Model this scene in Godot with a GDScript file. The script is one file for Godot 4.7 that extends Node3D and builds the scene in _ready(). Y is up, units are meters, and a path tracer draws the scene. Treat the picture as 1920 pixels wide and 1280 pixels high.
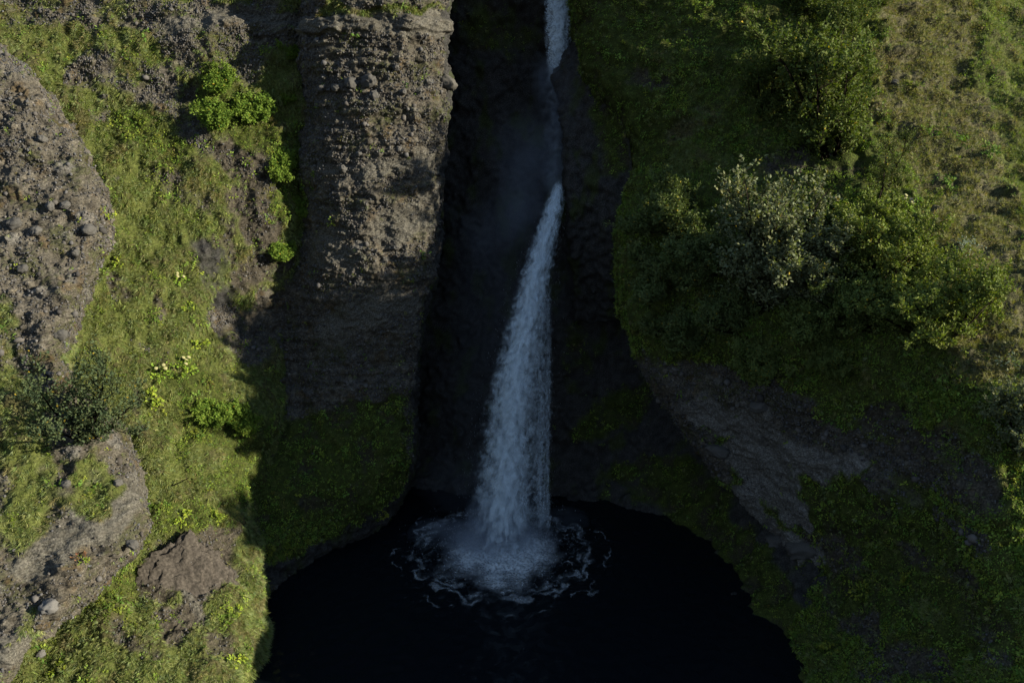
extends Node3D
# A waterfall dropping into a dark plunge pool between a sunlit gravel cliff and a shaded green hillside.

const CAM := Vector3(0, 22, 38)
const PITCH := -17.0
const FOV := 44.0
enum { CONG, ASH, GRASS, SOIL, MOSS, WET, LEAFY, DRY }
const NT := 8

var half_tan := tan(deg_to_rad(FOV / 2))
var fwd := Vector3(0, sin(deg_to_rad(PITCH)), -cos(deg_to_rad(PITCH)))
var upv := Vector3(0, cos(deg_to_rad(PITCH)), sin(deg_to_rad(PITCH)))
var rng := RandomNumberGenerator.new()
var noises := {}
var patches := {}        # name -> {pos, nor, w (PackedFloat32Array NT per vertex), node}
var bucket := {}         # pixel cell -> [depth, position, normal, patch name]
var mats := {}
var used_names := {}
var t0 := 0

# ---------------------------------------------------------------- helpers

func ray(px: float, py: float) -> Vector3:
	return Vector3.RIGHT * ((px - 960.0) / 640.0 * half_tan) + upv * ((640.0 - py) / 640.0 * half_tan) + fwd

func at(px: float, py: float, d: float) -> Vector3:
	return CAM + ray(px, py) * d

func at_y(px: float, py: float, y: float) -> Vector3:
	var r := ray(px, py)
	return CAM + r * ((y - CAM.y) / r.y)

func to_px(p: Vector3) -> Vector3:   # pixel x, pixel y, depth
	var q := p - CAM
	var d := q.dot(fwd)
	return Vector3(960.0 + q.x / d / half_tan * 640.0, 640.0 - q.dot(upv) / d / half_tan * 640.0, d)

func fnl(key: String, freq: float, kind := FastNoiseLite.TYPE_SIMPLEX, octaves := 1, s := 1) -> FastNoiseLite:
	var n := FastNoiseLite.new()
	n.noise_type = kind
	n.frequency = freq
	n.seed = s
	n.fractal_type = FastNoiseLite.FRACTAL_FBM if octaves > 1 else FastNoiseLite.FRACTAL_NONE
	n.fractal_octaves = octaves
	noises[key] = n
	return n

func cell(key: String, freq: float, s: int, ret: int) -> FastNoiseLite:
	var n := fnl(key, freq, FastNoiseLite.TYPE_CELLULAR, 1, s)
	n.cellular_distance_function = FastNoiseLite.DISTANCE_EUCLIDEAN
	n.cellular_return_type = ret
	n.cellular_jitter = 0.9
	return n

func numbered(called: String) -> String:
	if not used_names.has(called):
		used_names[called] = 0
		return called
	used_names[called] += 1
	return "%s_%03d" % [called, used_names[called]]

func tag(o: Node, label := "", category := "", group := "", kind := "") -> Node:
	if label: o.set_meta("label", label)
	if category: o.set_meta("category", category)
	if group: o.set_meta("group", group)
	if kind: o.set_meta("kind", kind)
	return o

func mesh_node(called: String, m: Mesh, mat: Material, parent: Node) -> MeshInstance3D:
	var o := MeshInstance3D.new()
	o.name = called
	o.mesh = m
	if mat: o.material_override = mat
	parent.add_child(o, true)
	return o

func arrays_mesh(v: PackedVector3Array, n: PackedVector3Array, idx: PackedInt32Array, c := PackedColorArray(), uv := PackedVector2Array()) -> ArrayMesh:
	var a := []
	a.resize(Mesh.ARRAY_MAX)
	a[Mesh.ARRAY_VERTEX] = v
	a[Mesh.ARRAY_NORMAL] = n
	a[Mesh.ARRAY_INDEX] = idx
	if c.size(): a[Mesh.ARRAY_COLOR] = c
	if uv.size(): a[Mesh.ARRAY_TEX_UV] = uv
	var m := ArrayMesh.new()
	m.add_surface_from_arrays(Mesh.PRIMITIVE_TRIANGLES, a)
	return m

func lerp3(a: Vector3, b: Vector3, t: float) -> Vector3:
	return a + (b - a) * t

func sstep(a: float, b: float, x: float) -> float:
	var t := clampf((x - a) / (b - a), 0.0, 1.0)
	return t * t * (3.0 - 2.0 * t)

func stage(what: String) -> void:
	print("%6.1f s  %s" % [(Time.get_ticks_msec() - t0) / 1000.0, what])

# ---------------------------------------------------------------- camera and light

func set_up_view() -> void:
	var cam := Camera3D.new()
	cam.name = "camera"
	cam.position = CAM
	cam.rotation_degrees = Vector3(PITCH, 0, 0)
	cam.fov = FOV
	cam.near = 0.1
	cam.far = 900.0
	add_child(cam)
	cam.current = true
	var e := Environment.new()
	e.background_mode = Environment.BG_SKY
	var sm := ProceduralSkyMaterial.new()
	sm.sky_top_color = Color(0.45, 0.55, 0.69)
	sm.sky_horizon_color = Color(0.72, 0.78, 0.84)
	sm.sky_curve = 0.18
	sm.ground_bottom_color = Color(0.06, 0.07, 0.05)
	sm.ground_horizon_color = Color(0.20, 0.24, 0.22)
	sm.sun_angle_max = 12.0
	var sky := Sky.new()
	sky.sky_material = sm
	e.sky = sky
	e.background_energy_multiplier = SKY_ENERGY
	e.tonemap_mode = Environment.TONE_MAPPER_LINEAR
	e.tonemap_exposure = EXPOSURE
	e.sdfgi_enabled = true
	e.ssao_enabled = true
	e.ssil_enabled = true
	e.volumetric_fog_enabled = true
	e.volumetric_fog_density = 0.0
	var we := WorldEnvironment.new()
	we.name = "environment"
	we.environment = e
	add_child(we)
	var sun := DirectionalLight3D.new()
	sun.name = "sun"
	sun.light_color = Color(1.0, 0.955, 0.87)
	sun.light_energy = 1.5
	sun.light_angular_distance = 0.53
	sun.shadow_enabled = true
	add_child(sun)
	sun.look_at_from_position(SUN * 100.0, Vector3.ZERO, Vector3.UP)

const SUN := Vector3(0.895, 0.262, 0.262)
const EXPOSURE := 2.5
const SKY_ENERGY := 0.5

# ---------------------------------------------------------------- materials

func noise_image(n: FastNoiseLite, size: int, lo: Color, hi: Color, power := 1.0) -> ImageTexture:
	var im := n.get_seamless_image(size, size)
	im.convert(Image.FORMAT_RGB8)
	for y in size:
		for x in size:
			var t := pow(im.get_pixel(x, y).r, power)
			im.set_pixel(x, y, lo.lerp(hi, t))
	return ImageTexture.create_from_image(im)

func terrain_material() -> StandardMaterial3D:
	var m := StandardMaterial3D.new()
	m.vertex_color_use_as_albedo = true
	m.roughness = 0.95
	m.metallic_specular = 0.25
	m.uv1_triplanar = true
	m.uv1_world_triplanar = true
	m.uv1_scale = Vector3.ONE * 0.42
	m.uv1_triplanar_sharpness = 4.0
	var g := fnl("tex_grain", 0.045, FastNoiseLite.TYPE_SIMPLEX, 5, 31)
	g.fractal_gain = 0.72
	m.albedo_texture = noise_image(g, 512, Color(0.30, 0.30, 0.30), Color(1.0, 1.0, 1.0))
	var h := fnl("tex_bump", 0.05, FastNoiseLite.TYPE_CELLULAR, 3, 77)
	h.cellular_return_type = FastNoiseLite.RETURN_DISTANCE
	var im := h.get_seamless_image(512, 512, true)
	im.convert(Image.FORMAT_RGBA8)
	im.bump_map_to_normal_map(5.0)
	m.normal_enabled = true
	m.normal_texture = ImageTexture.create_from_image(im)
	m.normal_scale = 0.8
	return m

func plain(c: Color, rough := 0.9, spec := 0.3, vc := true) -> StandardMaterial3D:
	var m := StandardMaterial3D.new()
	m.albedo_color = c.linear_to_srgb()
	m.vertex_color_use_as_albedo = vc
	m.roughness = rough
	m.metallic_specular = spec
	return m

func make_materials() -> void:
	mats.terrain = terrain_material()
	mats.leaf = plain(Color.WHITE, 0.7, 0.2)
	mats.leaf.cull_mode = BaseMaterial3D.CULL_DISABLED
	mats.leaf.backlight_enabled = true
	mats.leaf.backlight = Color(0.75, 0.8, 0.4)
	mats.bark = plain(Color.WHITE, 0.9, 0.2)
	mats.stone = plain(Color.WHITE, 0.9, 0.25)
	mats.stone.uv1_triplanar = true
	mats.stone.uv1_scale = Vector3.ONE * 1.7
	mats.stone.albedo_texture = mats.terrain.albedo_texture
	mats.stone.normal_enabled = true
	mats.stone.normal_texture = mats.terrain.normal_texture
	mats.stone.normal_scale = 0.6

# ---------------------------------------------------------------- terrain sheets

func catmull(a: Vector3, b: Vector3, c: Vector3, d: Vector3, t: float) -> Vector3:
	return b + 0.5 * t * (c - a + t * (2.0 * a - 5.0 * b + 4.0 * c - d + t * (3.0 * (b - c) + d - a)))

func sample_line(pts: Array, seg: int, t: float) -> Vector3:
	var n := pts.size()
	var b: Vector3 = pts[seg]
	var c: Vector3 = pts[seg + 1]
	var a: Vector3 = pts[seg - 1] if seg > 0 else b + (b - c)
	var d: Vector3 = pts[seg + 2] if seg + 2 < n else c + (c - b)
	return catmull(a, b, c, d, t)

# steps along one direction of the control net: [[segment, t], ...], about `spacing` apart
func steps(net: Array, across: bool, spacing: float) -> Array:
	var out := []
	var n: int = net[0].size() if across else net.size()
	for s in n - 1:
		var total := 0.0
		var k := 0
		for j in (net.size() if across else net[0].size()):
			var a: Vector3 = net[j][s] if across else net[s][j]
			var b: Vector3 = net[j][s + 1] if across else net[s + 1][j]
			total += a.distance_to(b)
			k += 1
		var count := maxi(2, int(total / k / spacing))
		for i in count:
			out.append([s, float(i) / count])
	out.append([n - 2, 1.0])
	return out

# strokes: [type, radius in photograph pixels, strength, [x, y, x, y ...]] say which ground cover lies where on the sheet
func stroke_weight(p: Vector2, line: Array, radius: float) -> float:
	var best := 1e9
	if line.size() == 2:
		best = p.distance_to(Vector2(line[0], line[1]))
	for i in range(0, line.size() - 2, 2):
		best = minf(best, p.distance_to(Geometry2D.get_closest_point_to_segment(p, Vector2(line[i], line[i + 1]), Vector2(line[i + 2], line[i + 3]))))
	return 1.0 - sstep(0.45, 1.25, best / radius)

func sheet(called: String, rows: Array, spacing: float, base: int, strokes: Array, rough_big: float, label: String, category: String) -> MeshInstance3D:
	var net := []
	for r in rows:
		var line := []
		for i in range(0, r.size(), 3):
			line.append(at(r[i], r[i + 1], r[i + 2]))
		net.append(line)
	var su := steps(net, true, spacing)
	var sv := steps(net, false, spacing)
	var nu := su.size()
	var nv := sv.size()
	# base surface
	var wide := []
	for line in net:
		var l := []
		for s in su:
			l.append(sample_line(line, s[0], s[1]))
		wide.append(l)
	var pos := PackedVector3Array()
	pos.resize(nu * nv)
	for i in nu:
		var col := []
		for l in wide:
			col.append(l[i])
		for j in nv:
			pos[j * nu + i] = sample_line(col, sv[j][0], sv[j][1])
	# coarse cover weights, every 5th vertex
	var cs := 5
	var cu := nu / cs + 2
	var cv := nv / cs + 2
	var cover := PackedFloat32Array()
	cover.resize(cu * cv * NT)
	for j in cv:
		for i in cu:
			var p3 := to_px(pos[mini(j * cs, nv - 1) * nu + mini(i * cs, nu - 1)])
			var p := Vector2(p3.x, p3.y)
			var o := (j * cu + i) * NT
			cover[o + base] = 0.5
			var uu: float = su[mini(i * cs, nu - 1)][0] + su[mini(i * cs, nu - 1)][1]
			for s in strokes:
				if s.size() > 4 and uu < s[4]: continue
				var w := stroke_weight(p, s[3], s[1])
				if w > 0.0:
					cover[o + s[0]] = maxf(cover[o + s[0]], w * s[2])
	# normals of the base surface
	var nor := grid_normals(pos, nu, nv)
	var out := PackedVector3Array()
	out.resize(nu * nv)
	var colr := PackedColorArray()
	colr.resize(nu * nv)
	var wts := PackedFloat32Array()
	wts.resize(nu * nv * NT)
	var nwarp: FastNoiseLite = noises.warp
	var nbig: FastNoiseLite = noises.big
	var nmid: FastNoiseLite = noises.mid
	var nt: FastNoiseLite = noises.kind
	var nfine: FastNoiseLite = noises.fine
	var ngrit: FastNoiseLite = noises.grit
	var c1: FastNoiseLite = noises.cob1
	var c1v: FastNoiseLite = noises.cob1v
	var c2: FastNoiseLite = noises.cob2
	var c2v: FastNoiseLite = noises.cob2v
	var lump: FastNoiseLite = noises.lump
	var w := PackedFloat32Array()
	w.resize(NT)
	for j in nv:
		for i in nu:
			var k := j * nu + i
			var p := pos[k]
			var n := nor[k]
			var wx := nwarp.get_noise_3dv(p)
			var wy := nwarp.get_noise_3d(p.x + 50.0, p.y, p.z)
			var fi := clampf(float(i) / cs + wx * 0.55 / spacing / cs, 0.0, cu - 1.001)
			var fj := clampf(float(j) / cs + wy * 0.55 / spacing / cs, 0.0, cv - 1.001)
			var i0 := int(fi)
			var j0 := int(fj)
			var tu := fi - i0
			var tv := fj - j0
			var o00 := (j0 * cu + i0) * NT
			var o01 := o00 + NT
			var o10 := o00 + cu * NT
			var o11 := o10 + NT
			var sum := 0.0
			for t in NT:
				var c := (cover[o00 + t] * (1.0 - tu) + cover[o01 + t] * tu) * (1.0 - tv) + (cover[o10 + t] * (1.0 - tu) + cover[o11 + t] * tu) * tv
				if c < 0.02:
					w[t] = 0.0
					continue
				c += 0.33 * nt.get_noise_3d(p.x + t * 37.0, p.y, p.z)
				w[t] = exp(14.0 * c)
				sum += w[t]
			var big := nbig.get_noise_3dv(p)
			var mid := nmid.get_noise_3dv(p)
			var fine := nfine.get_noise_3dv(p)
			var grit := ngrit.get_noise_3dv(p)
			var disp := rough_big * (big * 0.7 + mid * 0.3)
			var col := Vector3.ZERO
			for t in NT:
				var q := w[t] / sum
				wts[k * NT + t] = q
				if q < 0.03:
					continue
				var dd := 0.0
				var cc := Vector3.ZERO
				match t:
					CONG:
						var va := c1v.get_noise_3dv(p)
						var ra := 0.42 * sstep(0.35, 1.0, va)
						var da := c1.get_noise_3dv(p) + 1.0
						var vb := c2v.get_noise_3dv(p)
						var rb := 0.30 + 0.25 * absf(vb)
						var db := c2.get_noise_3dv(p) + 1.0
						var ba := sqrt(maxf(ra * ra - da * da, 0.0))
						var bb := sqrt(maxf(rb * rb - db * db, 0.0))
						var bed := nmid.get_noise_3d(p.x * 0.16, p.y * 2.4 + wx * 0.5, p.z * 0.16)
						var ledge := sstep(-0.12, 0.12, bed) + 0.6 * sstep(-0.1, 0.1, nmid.get_noise_3d(p.x * 0.3 + 70.0, p.y * 5.5 + wy * 0.6, p.z * 0.3))
						dd = ba * 0.42 + bb * 0.16 + mid * 0.10 + fine * 0.09 + grit * 0.05 + ledge * 0.085
						cc = lerp3(Vector3(0.122, 0.108, 0.082), Vector3(0.215, 0.198, 0.160), 0.5 + 0.45 * fine + 0.3 * grit + 0.35 * bed)
						if bb > 0.05: cc *= 1.0 + 0.45 * vb
						if ba > 0.05: cc = lerp3(cc, Vector3(0.185, 0.180, 0.165) * (1.0 + 0.5 * va), 0.6)
						var lich := sstep(0.25, 0.6, nt.get_noise_3d(p.x * 1.6 + 300.0, p.y * 1.6, p.z * 1.6) + 0.35 * fine)
						cc = lerp3(cc, Vector3(0.15, 0.095, 0.03), lich * 0.55)
						var mo := sstep(0.18, 0.5, nt.get_noise_3d(p.x * 1.1 - 300.0, p.y * 1.1, p.z * 1.1) + 0.4 * grit)
						cc = lerp3(cc, Vector3(0.085, 0.10, 0.028), mo * 0.6)
					ASH:
						var lay := nfine.get_noise_3d(p.x * 0.3, p.y * 2.2 + mid * 0.8, p.z * 0.3)
						dd = 0.05 + sstep(-0.2, 0.2, lay) * 0.03 + lay * 0.02 + mid * 0.08 + fine * 0.08 + grit * 0.045
						cc = lerp3(Vector3(0.15, 0.14, 0.11), Vector3(0.235, 0.225, 0.19), 0.5 + 0.5 * lay + 0.35 * grit)
						if p.x > 2.0: cc = lerp3(Vector3(0.20, 0.192, 0.172), Vector3(0.35, 0.338, 0.305), 0.5 + 0.5 * lay + 0.5 * grit)   # the overhang's pale grey tuff
					GRASS:
						dd = 0.10 + mid * 0.20 + nfine.get_noise_3d(p.x, p.y * 0.35, p.z) * 0.12 + 0.03 * grit
						cc = lerp3(Vector3(0.11, 0.14, 0.032), Vector3(0.19, 0.215, 0.062), 0.5 + 0.5 * fine + 0.4 * grit)
						cc = lerp3(cc, Vector3(0.12, 0.10, 0.055), sstep(0.15, 0.55, mid + 0.4 * grit) * 0.7)
					SOIL:
						dd = mid * 0.14 + fine * 0.12 + grit * 0.05
						cc = lerp3(Vector3(0.070, 0.060, 0.043), Vector3(0.155, 0.138, 0.105), 0.5 + 0.5 * fine + 0.4 * grit)
					MOSS:
						var l := lump.get_noise_3dv(p) + 1.0
						dd = 0.12 * maxf(0.0, 0.7 - l) + mid * 0.16 + fine * 0.06
						cc = lerp3(Vector3(0.055, 0.075, 0.016), Vector3(0.12, 0.15, 0.032), 0.5 + 0.6 * fine + 0.3 * grit)
						cc = lerp3(cc, Vector3(0.085, 0.072, 0.05), sstep(0.1, 0.5, -mid + 0.3 * grit) * 0.8)
					WET:
						dd = absf(mid) * 0.3 + fine * 0.14 + grit * 0.03
						cc = lerp3(Vector3(0.052, 0.051, 0.048), Vector3(0.112, 0.110, 0.102), 0.5 + 0.6 * fine)
						cc = lerp3(cc, Vector3(0.085, 0.11, 0.026), sstep(0.1, 0.5, nt.get_noise_3d(p.x * 1.3, p.y * 0.7, p.z * 1.3)) * 0.7)
					LEAFY:
						dd = 0.12 + mid * 0.2 + fine * 0.12
						cc = lerp3(Vector3(0.06, 0.08, 0.018), Vector3(0.13, 0.155, 0.036), 0.5 + 0.6 * fine)
					DRY:
						var ter := nmid.get_noise_3d(p.x * 0.55, p.y * 1.9, p.z * 0.8)
						dd = ter * 0.46 + fine * 0.12 + grit * 0.04
						cc = lerp3(Vector3(0.13, 0.125, 0.062), Vector3(0.215, 0.20, 0.11), 0.5 + 0.5 * fine + 0.4 * grit)
						cc = lerp3(cc, Vector3(0.085, 0.095, 0.028), sstep(0.0, 0.5, mid) * 0.6)
				disp += dd * q
				col += cc * q
			if called == "pillar_cliff" or called == "gully_slope":   # the ash bed stands out as a shelf
				var sh := p.y - 24.45 - 0.22 * mid - 0.05 * fine
				disp += clampf(0.75 + 1.4 * nmid.get_noise_3d(p.x * 0.9, 3.0, p.z), 0.1, 1.3) * (0.20 * sstep(-0.34, -0.24, sh) * (1.0 - sstep(0.22, 0.30, sh)) - 0.16 * sstep(0.26, 0.34, sh) * (1.0 - sstep(0.7, 0.95, sh))) * sstep(-14.5, -12.5, p.x)
			out[k] = p + n * disp
			colr[k] = Color(maxf(col.x, 0.004), maxf(col.y, 0.004), maxf(col.z, 0.003))
	nor = grid_normals(out, nu, nv)
	var idx := PackedInt32Array()
	idx.resize((nu - 1) * (nv - 1) * 6)
	var q := 0
	for j in nv - 1:
		for i in nu - 1:
			var a := j * nu + i
			idx[q] = a; idx[q + 1] = a + 1; idx[q + 2] = a + nu
			idx[q + 3] = a + 1; idx[q + 4] = a + nu + 1; idx[q + 5] = a + nu
			q += 6
	var m := arrays_mesh(out, nor, idx, colr)
	var o := mesh_node(called, m, mats.terrain, self)
	tag(o, label, category, "", "structure")
	patches[called] = {"pos": out, "nor": nor, "w": wts, "node": o, "spacing": spacing}
	for k in out.size():
		var s := to_px(out[k])
		if s.z < 1.0: continue
		var key := Vector2i(int(floor(s.x / 5.0)), int(floor(s.y / 5.0)))
		if not bucket.has(key) or bucket[key][0] > s.z:
			bucket[key] = [s.z, out[k], nor[k], called]
	stage("%s %d x %d" % [called, nu, nv])
	return o

func grid_normals(pos: PackedVector3Array, nu: int, nv: int) -> PackedVector3Array:
	var nor := PackedVector3Array()
	nor.resize(nu * nv)
	for j in nv:
		var ja := maxi(j - 1, 0) * nu
		var jb := mini(j + 1, nv - 1) * nu
		for i in nu:
			var du := pos[j * nu + mini(i + 1, nu - 1)] - pos[j * nu + maxi(i - 1, 0)]
			var dv := pos[jb + i] - pos[ja + i]
			nor[j * nu + i] = dv.cross(du).normalized()
	return nor

# where the photograph's pixel meets the ground: [depth, position, normal, sheet]
func ground_at(px: float, py: float) -> Array:
	var c := Vector2i(int(floor(px / 5.0)), int(floor(py / 5.0)))
	for r in 12:
		var best := []
		for y in range(-r, r + 1):
			for x in range(-r, r + 1):
				var key := c + Vector2i(x, y)
				if bucket.has(key) and (best.is_empty() or bucket[key][0] < best[0]):
					best = bucket[key]
		if not best.is_empty(): return best
	return [40.0, at(px, py, 40.0), Vector3.BACK, ""]

func build_terrain() -> void:
	fnl("warp", 0.55, FastNoiseLite.TYPE_SIMPLEX, 3, 5)
	fnl("big", 0.16, FastNoiseLite.TYPE_SIMPLEX, 2, 11)
	fnl("mid", 0.55, FastNoiseLite.TYPE_SIMPLEX, 2, 12)
	fnl("fine", 1.9, FastNoiseLite.TYPE_SIMPLEX, 2, 13)
	fnl("grit", 6.5, FastNoiseLite.TYPE_SIMPLEX, 1, 14)
	fnl("kind", 0.45, FastNoiseLite.TYPE_SIMPLEX, 4, 15)
	cell("cob1", 1.15, 21, FastNoiseLite.RETURN_DISTANCE)
	cell("cob1v", 1.15, 21, FastNoiseLite.RETURN_CELL_VALUE)
	cell("cob2", 3.6, 22, FastNoiseLite.RETURN_DISTANCE)
	cell("cob2v", 3.6, 22, FastNoiseLite.RETURN_CELL_VALUE)
	cell("lump", 2.2, 23, FastNoiseLite.RETURN_DISTANCE)

	# the grassy gully on the left with the knoll at its foot
	sheet("gully_slope", [
		[-300, -260, 39, -100, -260, 39, 60, -260, 39.2, 200, -260, 39.4, 320, -260, 39.6, 430, -260, 39.8, 540, -260, 40, 660, -260, 42.5],
		[-250, -100, 38, -60, -100, 38.2, 90, -100, 38.4, 220, -100, 38.6, 340, -100, 38.8, 450, -100, 39.0, 550, -100, 39.4, 660, -100, 42],
		[-250, 0, 37, -60, 0, 37.4, 90, 0, 37.7, 220, 0, 37.9, 340, 0, 38.1, 450, 0, 38.4, 550, 0, 38.9, 660, 0, 41.5],
		[-250, 150, 36, -60, 150, 36.5, 90, 150, 37, 220, 150, 37.6, 340, 150, 38, 450, 150, 38.5, 550, 150, 39.3, 660, 150, 42],
		[-250, 300, 34.8, -60, 300, 35.6, 90, 300, 36.5, 220, 300, 37.3, 340, 300, 37.8, 450, 300, 38.6, 550, 300, 39.8, 660, 300, 42.5],
		[-250, 450, 34, -60, 450, 34.7, 90, 450, 35.7, 220, 450, 36.7, 340, 450, 37.5, 450, 450, 38.7, 550, 450, 40.3, 660, 450, 43.5],
		[-250, 600, 33.2, -60, 600, 33.8, 90, 600, 34.8, 220, 600, 36, 340, 600, 37.4, 430, 600, 39.6, 540, 600, 41.8, 660, 600, 44.5],
		[-250, 750, 32, -60, 750, 32.6, 90, 750, 33.6, 220, 750, 34.8, 340, 750, 36.3, 440, 750, 38.2, 540, 750, 41, 660, 750, 45],
		[-250, 870, 31, -60, 870, 31.8, 90, 870, 32.7, 220, 870, 33.8, 340, 870, 35.2, 430, 870, 37.2, 520, 870, 40.3, 660, 870, 45],
		[-250, 960, 30.6, -60, 960, 31.3, 90, 960, 32.2, 220, 960, 33, 340, 960, 34.2, 430, 960, 36, 490, 960, 39.4, 560, 960, 44],
		[-250, 1040, 30, -60, 1040, 30.7, 90, 1040, 31.5, 220, 1040, 32.2, 340, 1040, 33.2, 435, 1040, 34.8, 474, 1040, 37.2, 490, 1040, 42],
		[-250, 1120, 29.4, -60, 1120, 30.1, 90, 1120, 30.8, 220, 1120, 31.3, 340, 1120, 32.2, 435, 1120, 33.4, 480, 1120, 35.2, 490, 1120, 39.5],
		[-250, 1200, 28.8, -60, 1200, 29.4, 90, 1200, 29.9, 220, 1200, 30.3, 340, 1200, 31, 440, 1200, 32, 488, 1200, 33.6, 497, 1200, 37.5],
		[-250, 1280, 28.1, -60, 1280, 28.6, 90, 1280, 29, 220, 1280, 29.3, 330, 1280, 29.8, 415, 1280, 30.6, 455, 1280, 32, 470, 1280, 36],
		[-250, 1400, 27, -60, 1400, 27.4, 90, 1400, 27.7, 220, 1400, 28, 320, 1400, 28.3, 390, 1400, 28.9, 425, 1400, 30.2, 440, 1400, 34]],
		0.062, GRASS, [
		[CONG, 60, 0.62, [40, 0, 250, 10, 420, 50, 560, 40]], [GRASS, 40, 0.66, [120, 30, 200, 90, 300, 70]], [GRASS, 60, 0.8, [100, 100, 60, 180]], [ASH, 26, 1.0, [330, 50, 450, 25, 560, 30]],
		[CONG, 45, 0.75, [330, 100, 460, 110]], [SOIL, 50, 0.85, [440, 290, 500, 330, 480, 380]], [SOIL, 26, 0.8, [350, 170, 380, 160]], [CONG, 46, 0.62, [180, 120, 300, 160, 380, 260]], [SOIL, 34, 0.62, [300, 330, 380, 380]], [CONG, 26, 0.68, [150, 150, 190, 210]], [SOIL, 22, 0.68, [420, 420, 440, 540]], [CONG, 22, 0.66, [260, 640, 300, 660]], [SOIL, 24, 0.66, [230, 1190, 290, 1230]], [SOIL, 20, 0.66, [400, 1190, 420, 1230]], [SOIL, 20, 0.66, [210, 520, 230, 560]],
		[GRASS, 50, 0.8, [150, 200, 220, 300, 240, 420, 270, 560, 300, 700, 300, 800]], [LEAFY, 40, 0.8, [250, 230, 310, 280]],
		[LEAFY, 46, 0.9, [400, 140, 440, 210, 520, 300, 550, 380]], [SOIL, 40, 0.8, [480, 420, 530, 480, 450, 520]],
		[WET, 34, 0.62, [380, 470, 420, 560]], [CONG, 50, 0.9, [430, 600, 470, 640, 540, 560]], [LEAFY, 60, 0.85, [340, 690, 400, 790, 470, 830, 440, 900]],
		[GRASS, 40, 0.9, [310, 790, 300, 860]], [SOIL, 14, 0.9, [262, 740, 268, 860]], [SOIL, 18, 0.85, [300, 560, 310, 600]],
		[SOIL, 46, 1.0, [290, 1080, 330, 1040, 400, 1030, 370, 1110, 330, 1170]], [ASH, 17, 1.05, [345, 1095, 355, 1130, 362, 1160]], [SOIL, 16, 0.9, [430, 1085]],
		[GRASS, 26, 0.9, [420, 1110, 390, 1160]], [LEAFY, 34, 0.8, [300, 960, 400, 980]], [LEAFY, 40, 0.6, [200, 1120, 250, 1090]]],
		0.5, "sunlit green gully running down between the gravel cliffs to the pool", "hillside")

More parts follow.
